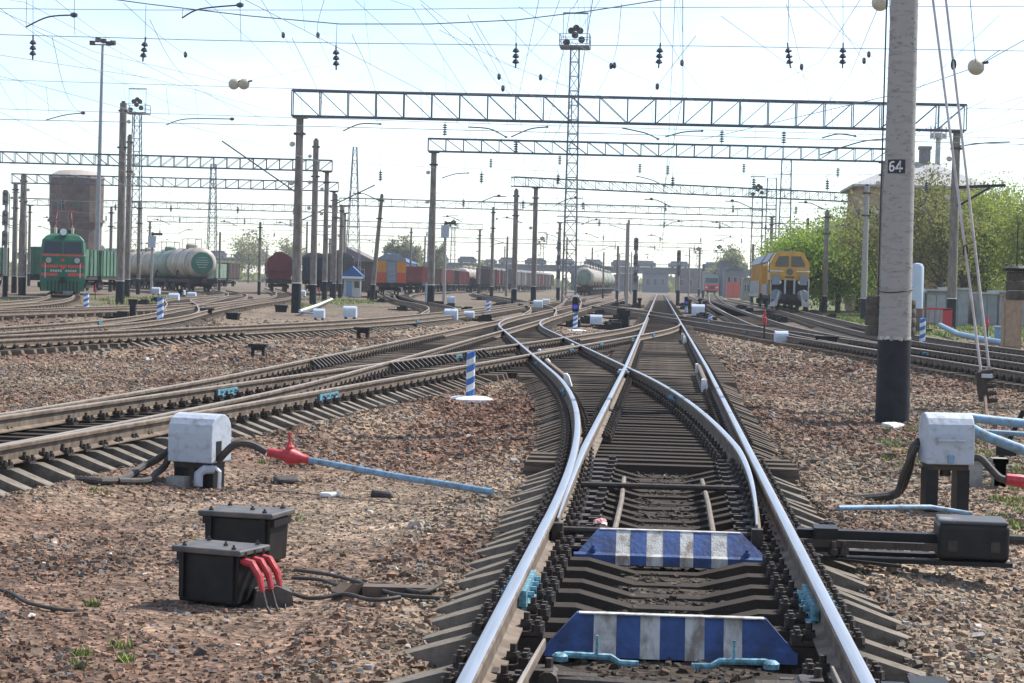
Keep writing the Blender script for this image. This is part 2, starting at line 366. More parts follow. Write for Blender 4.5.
# crushed stone as real geometry in the nearer part of the yard
SM = bpy.data.materials.new('crushed_stone'); SM.use_nodes = True
t = SM.node_tree; n = t.nodes; l = t.links.new; b = n['Principled BSDF']; b.inputs['Roughness'].default_value = 0.92; b.inputs['Specular IOR Level'].default_value = 0.25
at = n.new('ShaderNodeAttribute'); at.attribute_name = 'col'; tcn = n.new('ShaderNodeTexCoord'); nq = n.new('ShaderNodeTexNoise'); nq.inputs['Scale'].default_value = 60; l(tcn.outputs['Object'], nq.inputs['Vector'])
rr_ = n.new('ShaderNodeMapRange'); rr_.inputs[1].default_value = 0.3; rr_.inputs[2].default_value = 0.7; rr_.inputs[3].default_value = 0.7; rr_.inputs[4].default_value = 1.25; l(nq.outputs['Fac'], rr_.inputs[0])
vm = n.new('ShaderNodeVectorMath'); vm.operation = 'SCALE'; l(at.outputs['Color'], vm.inputs[0]); l(rr_.outputs[0], vm.inputs['Scale']); l(vm.outputs[0], b.inputs['Base Color'])
def stones(name, n_, y0, y1, s0, s1, mx_l, mx_r, label, fade=0.0):
    y = rng.uniform(y0, y1, n_ * 3)
    keep = rng.uniform(0, 1, n_ * 3) < (y0 / y) ** 0.4 * (1 - fade * smooth(y0 + (y1 - y0) * .4, y1, y)); y = y[keep][:n_]
    xl = -0.333 * y - mx_l; xr = 0.179 * y + mx_r; x = xl + (xr - xl) * rng.uniform(0, 1, len(y))
    d = trackdist(x, y)
    ok = (d > 0.98) | (rng.uniform(0, 1, len(y)) < 0.5); x, y = x[ok], y[ok]; k = len(x)
    z = gz(x, y); d = trackdist(x, y)
    sz = s0 * .85 + (s1 * 1.12 - s0 * .85) * rng.uniform(0, 1, k) ** 3.4
    sz *= np.where(rng.uniform(0, 1, k) < 0.02, 1.6, 1.0) * np.where((x < -2.0) & (y < 22), 0.60 + 0.55 * smooth(-.2, .9, fbm(x, y, .9, 15)), 1.0)
    base = np.array([[-1, -1, -.6], [1, -1, -.6], [1, 1, -.6], [-1, 1, -.6], [-.75, -.7, .6], [.7, -.75, .6], [.75, .7, .6], [-.7, .7, .6]])
    V = base[None] * rng.uniform(0.45, 1.15, (k, 8, 3)) * (rng.uniform(0.55, 1.2, (k, 1, 3)))
    th = rng.uniform(0, 6.283, k); tl = rng.normal(0, 0.45, k)
    ca, sa, cb, sb = np.cos(th), np.sin(th), np.cos(tl), np.sin(tl)
    X, Y_, Z = V[..., 0], V[..., 1], V[..., 2]
    Y2 = Y_ * cb[:, None] - Z * sb[:, None]; Z2 = Y_ * sb[:, None] + Z * cb[:, None]
    V = np.stack([X * ca[:, None] - Y2 * sa[:, None], X * sa[:, None] + Y2 * ca[:, None], Z2], -1) * (sz / 2)[:, None, None]
    V += np.stack([x, y, z + sz * 0.10], -1)[:, None, :]
    F0 = np.array([[0, 3, 2, 1], [4, 5, 6, 7], [0, 1, 5, 4], [1, 2, 6, 5], [2, 3, 7, 6], [3, 0, 4, 7]])
    F = (F0[None] + (np.arange(k) * 8)[:, None, None]).reshape(-1, 4)
    c = tint(x, y); v = np.exp(rng.normal(-.05, 0.32, (k, 1))); hue = rng.normal(0, 0.07, (k, 1)) * np.array([1.0, -0.2, -0.7])
    grey = rng.uniform(0, 1, (k, 1)) < 0.14
    c = np.where(grey, c.mean(1, keepdims=True) * np.array([1.12, 1.04, 0.98]), c * (1 + hue)) * v * 1.1
    pale = rng.uniform(0, 1, (k, 1)) < 0.004; c = np.where(pale, np.array([0.55, 0.5, 0.45]), c)
    c = np.clip(c, 0.012, 0.7)
    me = bpy.data.meshes.new(name); npmesh(me, V.reshape(-1, 3), F); setcol(me, np.repeat(c, 8, 0)); me.materials.append(SM)
    return tag(obj(name, me), label, 'ballast', kind='stuff')
stones('crushed_stone_ballast', 84000, 6.5, 21, 0.020, 0.062, 1.3, 2.2, 'loose reddish brown crushed stone strewn around the nearest turnout')
stones('crushed_stone_ballast', 60000, 21, 46, 0.04, 0.095, 0.8, 1.6, 'reddish crushed stone between the tracks in the middle distance')
stones('crushed_stone_ballast', 26000, 46, 95, 0.08, 0.17, 0.3, 0.3, 'crushed stone between the tracks farther back, before the gantries', 0.9)

# ------------------------------------------------------------------ tracks
PROF = [(-.030, -.004), (-.018, 0), (.018, 0), (.030, -.004), (.0375, -.014), (.036, -.043), (.010, -.058), (.009, -.148), (.030, -.160), (.075, -.169), (.075, -.180), (-.075, -.180), (-.075, -.169), (-.030, -.160), (-.009, -.148), (-.010, -.058), (-.036, -.043), (-.0375, -.014)]
def rail(name, parent, f, y0, y1, side, top, dz=0.0, step=None, taper=None, gap=None, label=None):
    """rail swept along a track centre line; taper = (tip y, length) narrows the head to a blade"""
    ys = [y0]
    while ys[-1] < y1:
        s = step or (0.8 if ys[-1] < 60 else 2.0 if ys[-1] < 130 else 5.0)
        ys.append(min(ys[-1] + s, y1))
    ys = np.array(ys); xs = f(ys); dx = np.gradient(xs, ys); nl = np.sqrt(1 + dx * dx)
    V = []; np_ = len(PROF)
    for x, y, d, q in zip(xs, ys, dx, nl):
        cx, cy = x + side * GAU / q, y - side * GAU * d / q; zt = RAILZ + dz; sx = 1.0; sh = 0.0
        if taper:
            u = min(abs(y - taper[0]) / taper[1], 1.0); sx = 0.22 + 0.78 * u; zt -= 0.012 * (1 - u)
            sh = gap * (1 - u) ** 1.5 if gap else 0.0
        for a, h in PROF:
            aa = a * sx + (-side * 0.0375 * (1 - sx) if h > -.05 else 0.0) + (-side * 0.045 if taper and h < -.159 and a * side > 0 else 0.0) * (1 - sx)
            V.append((cx + sh + aa / q, cy - aa * d / q, zt + h))
    k = len(ys); mb = MB(); F = []; m_ = []
    for i in range(k - 1):
        for j in range(np_):
            F.append((i * np_ + j, i * np_ + (j + 1) % np_, (i + 1) * np_ + (j + 1) % np_, (i + 1) * np_ + j)); m_.append(0 if j < 3 else 1)
    F += [tuple(range(np_ - 1, -1, -1)), tuple(range((k - 1) * np_, k * np_))]; m_ += [1, 1]
    mb.v = V; mb.f = F; mb.m = m_
    o = mb.build(name, [top, RUST], parent, world=True)
    me = o.data; me.polygons.foreach_set('use_smooth', [True] * len(me.polygons)); me.set_sharp_from_angle(angle=R(30))
    if label: o['label'] = label
    return o

LAB = dict(
    A='straight main track running ahead from the camera with two bright polished rails',
    B='crossover track curving left out of the nearest turnout past the striped marker post',
    C='track parallel to the main one on its left, behind the diagonal crossover',
    D='diagonal crossover track with studded rails entering from the left edge',
    G='lone track left of the crossovers behind the small black box on legs',
    H='track in the left middle distance curving left towards the tank wagons',
    H2='branch track leading to the dark red hopper wagon',
    I='track crossing the left background in front of the green locomotive',
    M='track at the far left under the green locomotive',
    N='track leading to the orange and grey coach',
    P='track under the bright red gondola wagons',
    O='track in the far centre under the dark boxcars',
    Q='track in the far centre under the green ended tank wagon',
    J='dark track sweeping in from the right edge behind the numbered pole',
    K='track parallel to the main one on its right, joining the dark track',
    L='track on the right under the orange track machine',
    E='far track under the red fronted train')
T = {}
for k, (f, a, b_) in TRK.items():
    y0 = max(a, 2); T[k] = thing('railway_track', LAB[k], 'railway track', (float(f(y0)), y0, 0.0))
DZ = dict(A=0, B=-.003, C=-.0055, D=-.008, J=-.010, K=-.013, L=-.002, G=-.002, H=-.004, H2=-.006, I=-.008, M=0, N=-.004, P=-.0065, O=-.0075, Q=-.0095, E=-.0155)
for k, (f, a, b_) in TRK.items():
    top = STEEL if k in 'A' else TANST
    if k == 'A':
        rail('rail', T[k], f, -3, 460, 1, top); rail('rail', T[k], f, -3, 13.3, -1, top)
        rail('switch_blade', T[k], f, 13.45, 20, -1, top, -.001, 0.5, (13.45, 6.0), 0.03, 'bright switch blade lying against the left rail')
        rail('rail', T[k], f, 20, 460, -1, top)
    elif k == 'B':
        rail('rail', T[k], f, 13.3, b_, -1, STEEL, DZ[k], 0.6)
        rail('switch_blade', T[k], f, 13.45, 20, 1, STEEL, DZ[k], 0.5, (13.45, 6.5), -0.17, 'open switch blade standing off the right rail')
        rail('rail', T[k], f, 20, b_, 1, STEEL, DZ[k], 0.7)
    else:
        for s in (-1, 1): rail('rail', T[k], f, a, b_, s, top, DZ[k])
# blades of the turnout the camera stands in
def xA0(Y): return np.zeros_like(np.asarray(Y, float))
def bl(y0, y1, side, gap, label):
    def f(Y): Y = np.asarray(Y, float); return -side * 0.079 * np.ones_like(Y)
    return rail('switch_blade', T['A'], f, y0, y1, side, TANST, -.004, 0.4, (y1, 6.0), gap, label)
bl(-3, 8.85, -1, 0.14, 'short blade ending at the bottom edge, inside the left rail')
bl(-3, 8.45, 1, 0.0, 'short blade ending at the bottom edge, against the right rail')

# ---- sleepers: one row at a time, neighbouring tracks share a long timber
def tie_mesh(x0, x1, mat_, ends=0.34, dip=None, wd=0.25):
    """sleeper seen along its length: low sloping ends, raised rail seats, dipped middle"""
    top, low = 0.098, -0.012
    pr = [(x0, low - 0.03), (x0 + ends, top - 0.004)]
    if dip:
        for a, b_, in dip: pr += [(a, top), (a + 0.30, 0.022), (b_ - 0.30, 0.022), (b_, top)]
    pr += [(x1 - ends, top - 0.004), (x1, low - 0.03)]
    mb = MB(); V = []; k = len(pr); h = wd / 2
    for s_, zz in ((1, 0), (0, 0)):
        pass
    for x, z in pr: V += [(x, -h, -0.16), (x, -h * 0.80, z), (x, h * 0.80, z), (x, h, -0.16)]
    F = []
    for i in range(k - 1):
        for j in range(3): F.append((i * 4 + j, (i + 1) * 4 + j, (i + 1) * 4 + j + 1, i * 4 + j + 1))
    F += [(0, 1, 2, 3), ((k - 1) * 4 + 3, (k - 1) * 4 + 2, (k - 1) * 4 + 1, (k - 1) * 4)]
    mb.add(V, F)
    return mb.mesh('sleeper', mat_)
STDS = [tie_mesh(-1.36 - random.uniform(-.03, .05), 1.36 + random.uniform(-.03, .05), CONC, random.uniform(.36, .48), [(-0.50, 0.50)], random.uniform(.19, .23)) for _ in range(6)]
STDF = tie_mesh(-1.36, 1.36, CONC, 0.36, None, 0.22)
FLATW = tie_mesh(-1.38, 1.38, WOOD, 0.03)
_tc = {}
# chair plate with bolts, one per rail seat
def fastening():
    mb = MB(); mb.box((0, 0, 0.107), (0.36, 0.15, 0.022))
    for sx in (-1, 1):
        for x, y, h in ((0.092, 0.0, 0.125), (0.150, 0.05, 0.085), (0.150, -0.05, 0.085)):
            mb.cyl((sx * x, y * sx, 0.11), (sx * x, y * sx, 0.11 + h * 0.75), 0.017, n=6); mb.cyl((sx * x, y * sx, 0.115), (sx * x, y * sx, 0.115 + h * 0.42), 0.032, n=6)
        mb.box((sx * 0.088, 0, 0.142), (0.055, 0.07, 0.03))
    return mb.mesh('rail_fastening', DARKI)
FAST = fastening()
nfast = {k: 0 for k in TRK}
def rows(keys, y0, y1, step, fasty, style):
    y = y0; i = 0
    while y < y1:
        act = [(float(TRK[k][0](y)), k) for k in keys if (TRK[k][1] - 0.6 <= y <= TRK[k][2]) or (k == 'C' and y < 14 and False)]
        iv = sorted([(x - 1.36, x + 1.36, x, k) for x, k in act]); grp = []
        for q in iv:
            if grp and q[0] < grp[-1][-1][1] + 0.05 and max(a[1] for a in grp[-1]) > q[0] - 0.05: grp[-1].append(q)
            else: grp.append([q])
        for g in grp:
            if len(g) == 1 and g[0][3] == 'A' and (9.55 < y < 9.98 or 12.5 < y < 12.98): continue
            lo = min(a[0] for a in g); hi = max(a[1] for a in g); cx = (lo + hi) / 2; k = g[0][3]
            jit = random.uniform(-0.03, 0.03)
            f = TRK[k][0]; sl_ = float((f(y + 0.5) - f(y - 0.5)))
            if len(g) == 1 or hi - lo < 2.86:
                me_ = style(k, y); rz = -math.atan(sl_) if k != 'B' else 0
                if hi - lo > 2.76: rz = 0
            else:
                key = (round(hi - lo, 1), 'c' if y < 21 or (k in 'CD' and y < 34) else 's' if y < 38 else 'w'); rz = 0
                if key not in _tc:
                    wdt = key[0]; _tc[key] = tie_mesh(-wdt / 2, wdt / 2, WOOD if key[1] != 'c' else CONC, 0.04 if key[1] == 'w' else 0.38)
                me_ = _tc[key]
            o = obj('sleeper', me_, T[k], (cx, y + jit, random.uniform(-0.014, 0.006)), rz + random.uniform(-0.016, 0.016), True)
            if y < fasty:
                done = []
                for x, kk in ((a[2], a[3]) for a in g):
                    ff = TRK[kk][0]; ss = float(ff(y + 0.5) - ff(y - 0.5))
                    for s in (-1, 1):
                        xr = x + s * GAU
                        if any(abs(xr - q) < 0.2 for q in done) or nfast[kk] >= 296: continue
                        if kk == 'B' and s > 0 and y < 20: continue
                        done.append(xr); nfast[kk] += 1
                        obj('rail_fastening', FAST, T[kk], (xr, y + jit - ss * s * GAU, 0), -math.atan(ss), True)
        y += step; i += 1
rows('ABCD', 3.0, 95, 0.47, 62, lambda k, y: (random.choice(STDS) if y < 19.5 else FLATW) if k in 'AB' else (STDF if y < 42 else FLATW))
rows('JKL', 30, 100, 0.55, 66, lambda k, y: FLATW if y < 75 else STDF)
rows(['G', 'H'], 38, 96, 0.58, 60, lambda k, y: STDF)
def far_ties(k, y0, y1):
    mb = MB(); f = TRK[k][0]; y = y0
    while y < y1:
        x = float(f(y)); mb.box((x, y, 0.02), (2.7, 0.25, 0.15)); y += 1.2
    tag(mb.build('sleepers', WOOD, T[k], world=True), kind='stuff')
for k, a, b_ in (('A', 95, 260), ('C', 95, 220), ('G', 96, 200), ('H', 96, 190), ('H2', 82, 230), ('I', 62, 180), ('M', 80, 200), ('N', 100, 215), ('P', 166, 260), ('J', 100, 165), ('K', 100, 240), ('L', 100, 155), ('Q', 130, 260), ('O', 130, 300), ('E', 130, 300)):
    far_ties(k, a, b_)

# ---- turnout furniture on the tracks
def onrail(k, y, side): f = TRK[k][0]; return float(f(y)) + side * GAU
def cover(k, y, side, ln=0.55, m=CYAN, name='joint_cover', label='bright cyan painted rail joint'):
    x = onrail(k, y, side); f = TRK[k][0]; s = float(f(y + .5) - f(y - .5)); mb = MB()
    for sd in (-1, 1):
        mb.box((sd * 0.034, 0, RAILZ - 0.105), (0.040, ln, 0.085)); mb.box((sd * 0.055, 0, RAILZ - 0.158), (0.05, ln, 0.014))
        for j in range(4): mb.cyl((sd * 0.05, (j - 1.5) * ln / 4.4, RAILZ - 0.10), (sd * 0.088, (j - 1.5) * ln / 4.4, RAILZ - 0.10), 0.019, n=6)
    o = mb.build(name, m, T[k], (x, y, 0), -math.atan(s), world=True)
    if label: o['label'] = label
cover('A', 10.9, -1, 0.8); cover('A', 10.75, 1, 0.75)
cover('D', 28.2, 1, 0.95); cover('D', 28.6, -1, 0.9)
for k, y, s in (('D', 44.5, -1), ('D', 50.5, 1), ('D', 56, 1), ('D', 60, -1), ('D', 63, 1), ('B', 31, -1), ('B', 41.5, -1), ('B', 30, 1), ('D', 69, 1), ('K', 80, 1), ('J', 78, -1), ('J', 56, 1), ('G', 83, 1), ('H', 66, -1)): cover(k, y, s, 0.6)
# ribbed braces
def braces(k, y0, y1, side, out_, name='rail_brace', n_=11):
    mb = MB(); r = T[k]; me_ = MB().prism([(0, -0.19), (0.20, -0.19), (0.20, -0.16), (0.05, -0.03), (0, -0.03)], -0.05, 0.05).mesh('rail_brace', DARKI)
    for i in range(n_):
        y = y0 + (y1 - y0) * i / (n_ - 1); x = onrail(k, y, side)
        obj(name, me_, r, (x + out_ * 0.035, y, RAILZ), 0 if out_ > 0 else math.pi, True)
braces('C', 38.5, 42.5, -1, 1); braces('D', 38.2, 43.5, -1, 1, n_=14); braces('D', 45.2, 47.2, -1, 1, n_=5)
# check rails with whitened ends
def check(k, y0, y1, side, label=None):
    f = TRK[k][0]
    def g(Y): return f(Y) - side * 0.145
    rail('check_rail', T[k], g, y0, y1, side, RUST, 0.006, 0.8, label=label)
    for y in (y0, y1):
        MB().prism([(-0.045, -0.19), (0.10, -0.19), (0.045, -0.02), (0.0, 0.03), (-0.045, 0.02)], -0.13, 0.13).build('painted_rail_end', WHITE, T[k], (float(g(y)) + side * GAU - side * 0.02, y, RAILZ), world=True)
check('A', 33.8, 40.6, 1, 'short dark check rail inside the right rail'); check('B', 34.5, 41, -1); check('A', 62.5, 67.5, 1); check('D', 47, 52, 1)
MB().mat(0).box((0, 0, 0), (0.16, 0.5, 0.05)).box((0, 0.26, -0.04), (0.22, 0.35, 0.04)).build('crossing_nose', STEEL, T['A'], (-GAU - 0.01, 37.3, RAILZ - 0.024), world=True)
# slide plates and stretcher rods under the blades
spm = MB().box((0, 0, 0.117), (0.34, 0.16, 0.018)).box((0.12, 0, 0.135), (0.07, 0.05, 0.045)).box((-0.13, 0, 0.13), (0.06, 0.12, 0.03)).mesh('slide_plate', DARKI)
y = 13.32
while y < 20.0:
    for s in (-1, 1): obj('slide_plate', spm, T['A'], (s * (GAU - 0.14), y, 0), 0 if s < 0 else math.pi, True)
    y += 0.44
y = 4.4
while y < 8.9:
    for s in (-1, 1): obj('slide_plate', spm, T['A'], (s * (GAU - 0.15), y, 0), 0 if s < 0 else math.pi, True)
    y += 0.44
def rod(name, pts, r, parent, m=DARKI): return MB().tube(pts, r, 8).build(name, m, parent, world=True, smooth_=True)
rod('stretcher_rod', [(-0.72, 17.0, 0.16), (0.62, 17.05, 0.16)], 0.026, T['A'])
rod('stretcher_rod', [(-0.72, 13.75, 0.17), (0.58, 13.75, 0.17)], 0.026, T['A'])
rod('stretcher_rod', [(-0.60, 8.55, 0.15), (0.72, 8.4, 0.15)], 0.034, T['A'])
for x in (-0.37, 0.33):
    rod('heating_pipe', [(x, 13.8, 0.12), (x + 0.005, 16.2, 0.12), (x - 0.012, 18.0, 0.13)], 0.021, T['A'], mat('pipe_rusty_grey', (0.21, 0.175, 0.14), 0.8, c2=(0.11, 0.08, 0.06), scale=9, amount=0.6))
for s in (-1, 1):
    x = -0.63 if s < 0 else 0.70; y = 8.55
    MB().box((0, 0, 0), (0.10, 0.13, 0.09)).cyl((-s * 0.03, -0.09, 0), (-s * 0.03, 0.09, 0), 0.045, n=10).cyl((-s * 0.02, 0, 0), (-s * 0.24, 0, -0.005), 0.034, n=8).cyl((0.03, 0.02, 0.03), (0.03, 0.02, 0.085), 0.018, n=6).build('rod_clevis', DARKI, T['A'], (x - s * 0.09, y, 0.165), world=True)
    MB().box((0, 0, 0), (0.075, 0.09, 0.12)).build('blade_tip_block', DARKI, T['A'], ((-0.735 if s < 0 else 0.60), 13.4, 0.20), world=True)
# ------------------------------------------------------------------ near objects
# striped deflector boards between the rails
def board(y, wedge, label):
    r = thing('striped_board', label, 'deflector board', (0.02, y, 0.03 if wedge else 0.0), 0.012 if wedge else 0.02)
    wtop, wbot, h, z0 = 0.47, 0.625, 0.225, 0.015
    cuts = [-0.625, -.352, -.257, -.152, -.043, .066, .152, .27, .376, 0.625] if wedge else [-0.625, -.384, -.271, -.153, -.055, .07, .166, .261, .352, 0.625]
    lean = 0.05
    for i in range(9):
        a, b_ = cuts[i], cuts[i + 1]; m = BLUE if i % 2 == 0 else WHITEW; mb = MB()
        def ptop(x): return h if abs(x) <= wtop else h - (abs(x) - wtop) / (wbot - wtop) * (h - 0.055)
        xs = [a, b_]
        if i == 0: xs = [a, -wtop, b_]
        if i == 8: xs = [a, wtop, b_]
        th = 0.05; V = []
        for x in xs:
            t_ = ptop(x)
            if wedge: pr = [(-0.06, z0), (-0.055, 0.075), (-0.03, 0.088), (min(0.10, -0.03 + 0.13 * (t_ - 0.088) / 0.137 + 0.001), t_), (min(0.10, -0.03 + 0.13 * (t_ - 0.088) / 0.137) + th, t_), (0.13, z0)]
            else: pr = [(-0.02, z0), (-0.02 + lean * 0.3, 0.07), (-0.02 + lean * 0.6, 0.10 if t_ > .1 else t_ * .9), (lean * t_ / h, t_), (lean * t_ / h + th, t_), (0.06, z0)]
            V += [(x, q[0], q[1]) for q in pr]
        k = len(xs); F = []
        for s in range(k - 1):
            for j in range(6): F.append((s * 6 + j, (s + 1) * 6 + j, (s + 1) * 6 + (j + 1) % 6, s * 6 + (j + 1) % 6))
        F += [tuple(range(5, -1, -1)), tuple(range((k - 1) * 6, k * 6))]
        mb.add(V, F); mb.build('blue_plank' if i % 2 == 0 else 'white_plank', m, r, loc=(0, random.uniform(-.002, .002), random.uniform(-.002, .002)))
    mb = MB().box((0, 0.055, h + 0.001), (2 * wtop - 0.02, 0.056, 0.006)) if not wedge else MB().box((0, 0.125, h + 0.001), (2 * wtop - 0.02, 0.056, 0.006))
    mb.build('bleached_top_edge', WHITEW, r)
    if wedge:
        for x in (-0.5, 0.5): MB().cyl((x, -0.02, 0.09), (x, -0.02, 0.115), 0.022, n=6).cyl((x, -0.02, 0.11), (x, -0.02, 0.135), 0.011, n=6).build('bolt', BLUE, r)
    return r
board(9.9, False, 'nearer blue and white striped board lying between the rails')
board(13.05, True, 'farther blue and white striped board, wedge shaped, between the rails')
# cyan blade clamps on the near rod
for s, x in ((-1, -0.30), (1, 0.28)):
    r = thing('blade_clamp', 'cyan blade clamp with upright handle in front of the striped board, on the ' + ('left' if s < 0 else 'right'), 'clamp', (x, 8.92, 0.0), group='cyan blade clamps'); r.scale = (.78, .78, .78); r.location.z = .035
    MB().tube([(s * 0.26, -.02, 0.20), (s * 0.2, 0, 0.215), (-s * 0.06, 0.02, 0.205), (-s * 0.11, 0.02, 0.175), (-s * 0.22, 0.02, 0.172)], [0.017, 0.02, 0.02, 0.019, 0.019], 8).build('lever', CYAN, r, smooth_=True)
    MB().cyl((s * 0.02, 0.01, 0.20), (s * 0.02 , 0.01, 0.33), 0.009, n=6).build('handle', CYAN, r)
    MB().lathe([(0.045, 0), (0.048, 0.03), (0.03, 0.045)], 12, (s * 0.23, -0.01, 0.18)).build('ring', CYAN, r)
# pink rag beside the farther board
mb = MB(); rr = random.Random(3); V = []; 
for j in range(7):
    for i in range(7): V.append(((i - 3) * 0.016 + rr.uniform(-.006, .006), (j - 3) * 0.016, 0.045 - 0.0009 * ((i - 3) ** 2 + (j - 3) ** 2) ** 1.3 + rr.uniform(-.012, .014)))
mb.add(V, [(j * 7 + i, j * 7 + i + 1, (j + 1) * 7 + i + 1, (j + 1) * 7 + i) for j in range(6) for i in range(6)])
tag(mb.build('rag', PINK, None, (-0.475, 14.2, 0.15)), 'crumpled pink rag tied by the tip of the left switch blade', 'rag')

# point machines
def bevel(o, wd=0.02, seg=3):
    m = o.modifiers.new('bevel', 'BEVEL'); m.width = wd; m.segments = seg; m.limit_method = 'ANGLE'; return o
def point_machine(y, xbox, label):
    r = thing('point_machine', label, 'point machine', (xbox, y, 0.0), -0.04)
    bevel(MB().box((0, 0, 0.195), (0.47, 0.40, 0.25)).build('motor_case', BLACK, r), 0.035, 4)
    bevel(MB().box((0, 0, 0.326), (0.45, 0.38, 0.03)).build('lid', mat('dusty_black_lid', (0.05, 0.05, 0.052), 0.5, c2=(0.26, 0.25, 0.24), scale=4.5, amount=0.75, lo=0.5, hi=0.7), r), 0.014)
    MB().box((-0.32, -0.17, 0.055), (1.15, 0.10, 0.03)).box((-0.32, 0.17, 0.055), (1.15, 0.10, 0.03)).build('base_plate', BLACK, r)
    x1 = -xbox + 0.96
    MB().box((x1 / 2 - 0.1, 0.0, 0.185), (-x1 - 0.06, 0.10, 0.085)).build('rod_cover', BLACK, r)
    MB().box((x1 / 2 - 0.1, -0.15, 0.15), (-x1 - 0.02, 0.04, 0.05)).build('control_rod', DARKI, r)
    MB().box((x1 + 0.12, -0.03, 0.17), (0.16, 0.24, 0.16)).prism([(x1 - 0.12, 0.06), (x1 + 0.06, 0.06), (x1 + 0.06, 0.2)], -0.16, -0.10).build('bracket', BLACK, r)
    mb = MB()
    for dx, dy in ((0.17, -0.19), (0.24, -0.17), (0.20, -0.1)): mb.cyl((x1 + dx, dy, 0.05), (x1 + dx, dy, 0.17), 0.018, n=6).cyl((x1 + dx, dy, 0.08), (x1 + dx, dy, 0.12), 0.036, n=6)
    mb.build('bolt_cluster', DARKI, r)
    MB().bar((x1 + 0.1, -0.2, 0.06), (x1 + 0.62, -0.28, 0.03), 0.05, 0.02).bar((x1 + 0.05, 0.15, 0.24), (x1 + 0.34, -0.05, 0.16), 0.03, 0.015).build('tie_strap', BLACK, r)
    MB().tube([(0.26, 0.05, 0.2), (0.45, 0.05, 0.2), (0.8, 0.07, 0.17), (1.3, 0.1, -0.05)], 0.035, 8).build('cable_hose', HOSE, r, smooth_=True)
    for dx in (-0.14, 0.14): MB().box((dx, -0.203, 0.17), (0.06, 0.012, 0.07)).build('hasp', DARKI, r)
    return r
point_machine(13.75, 2.06, 'black point machine beside the right rail with rods reaching to the switch blades')
point_machine(8.35, 2.30, 'black point machine cut off by the bottom right corner, only its rods in view')

# snow blowing valve cabinets with curved covers
def cabinet(p, rz, label, w_=0.62, dp=0.40, h=0.44, leg=0.28, window=True, handle=False, scale=1.0, hoses=True):
    r = thing('valve_cabinet', label, 'valve cabinet', p, rz); r.scale = (scale,) * 3
    pr = [(-dp / 2, 0), (dp / 2, 0), (dp / 2, h * 0.60)]
    for i in range(1, 8): a = math.pi * i / 8; pr.append((dp / 2 * math.cos(a) * (1 if abs(math.cos(a)) > .1 else 1), h * 0.60 + h * 0.40 * math.sin(a) ** 0.8))
    pr.append((-dp / 2, h * 0.60))
    o = MB().prism(pr, -w_ / 2, w_ / 2, 'x', (0, 0, leg)).build('cover', GREYB, r); bevel(o, 0.012, 2)
    if window:
        MB().box((w_ / 2 + 0.002, -0.06, leg + 0.11), (0.006, 0.10, 0.19)).build('slot', mat('deep_black', (0.004, 0.004, 0.004), 0.9), r)
    if handle:
        MB().tube([(-0.12, -dp / 2 - 0.005, leg + 0.22), (-0.12, -dp / 2 - 0.04, leg + 0.22), (0.12, -dp / 2 - 0.04, leg + 0.22), (0.12, -dp / 2 - 0.005, leg + 0.22)], 0.012, 6).build('handle', GREYB, r)
        MB().box((0.0, -dp / 2 - 0.012, leg + 0.05), (0.05, 0.03, 0.07)).build('latch', BLUEP, r)
    mb = MB().box((0, 0, leg - 0.03), (w_ * 0.84, dp * 0.7, 0.05)).cyl((0, 0, leg - 0.12), (0, 0, leg), 0.05, n=8); mb.build('base_flange', DARKI, r)
    for sx in (-1, 1):
        MB().box((sx * w_ * 0.33, 0, leg / 2 - 0.06), (0.11, 0.22, leg + 0.02)).build('leg', BLACK, r)
    return r
p1_ = P(199, 486); c1 = cabinet(p1_, -0.27, 'grey curved top valve cabinet beside the diagonal track, red valve on its pipe', 0.47, 0.40, 0.46, 0.24)
MB().box((-0.10, -0.22, 0.05), (0.19, 0.14, 0.11)).build('support_block', CONB, c1)
MB().tube([(0.10, -0.2, 0.02), (0.10, -0.19, 0.14), (0.15, -0.17, 0.18), (0.2, -0.1, 0.18)], 0.045, 8).build('elbow_pipe', GREYB, c1, smooth_=True)
MB().tube([(0.27, -0.1, 0.0), (0.275, -0.1, 0.16), (0.22, -0.1, 0.2)], 0.02, 6).build('hook', WHITE, c1)
def hose(pts, r_, parent, name='hose', m=HOSE):
    q = [Vector(a) for a in pts]; res = []
    for i in range(len(q) - 1):
        p0, p1, p2, p3 = q[max(i - 1, 0)], q[i], q[i + 1], q[min(i + 2, len(q) - 1)]
        for s in range(5):
            t_ = s / 5.0; res.append(0.5 * ((2 * p1) + (p2 - p0) * t_ + (2 * p0 - 5 * p1 + 4 * p2 - p3) * t_ ** 2 + (3 * p1 - p0 - 3 * p2 + p3) * t_ ** 3))
    res.append(q[-1])
    o = MB().tube(res, r_, 8).build(name, m, None, smooth_=True)
    if parent is not None:
        o.parent = parent; o.matrix_parent_inverse = (Matrix.Translation(parent.location) @ Matrix.Rotation(parent.rotation_euler.z, 4, 'Z') @ Matrix.Scale(parent.scale.x, 4)).inverted()
    return o
def SP(px, py, Y): return S(px, py, Y)
Yc = p1_.y
hose([SP(170, 450, Yc + .05), SP(156, 460, Yc + .08), P(140, 474) + Vector((0, 0, .06)), P(122, 482) + Vector((0, 0, .03)), P(95, 484) + Vector((0, 0, .03)), P(62, 481) + Vector((0, 0, .03)), P(30, 478) + Vector((0, 0, .03))], 0.036, c1)
hose([SP(170, 456, Yc), SP(164, 467, Yc), P(156, 481) + Vector((0, 0, .07)), P(146, 485) + Vector((0, 0, .035)), P(118, 484) + Vector((0, 0, .03))], 0.034, c1)
hose([SP(218, 461, Yc - .1), SP(226, 452, Yc - .15), SP(236, 444, Yc - .15), SP(250, 444, Yc - .1), SP(266, 452, Yc - .05)], 0.036, c1)
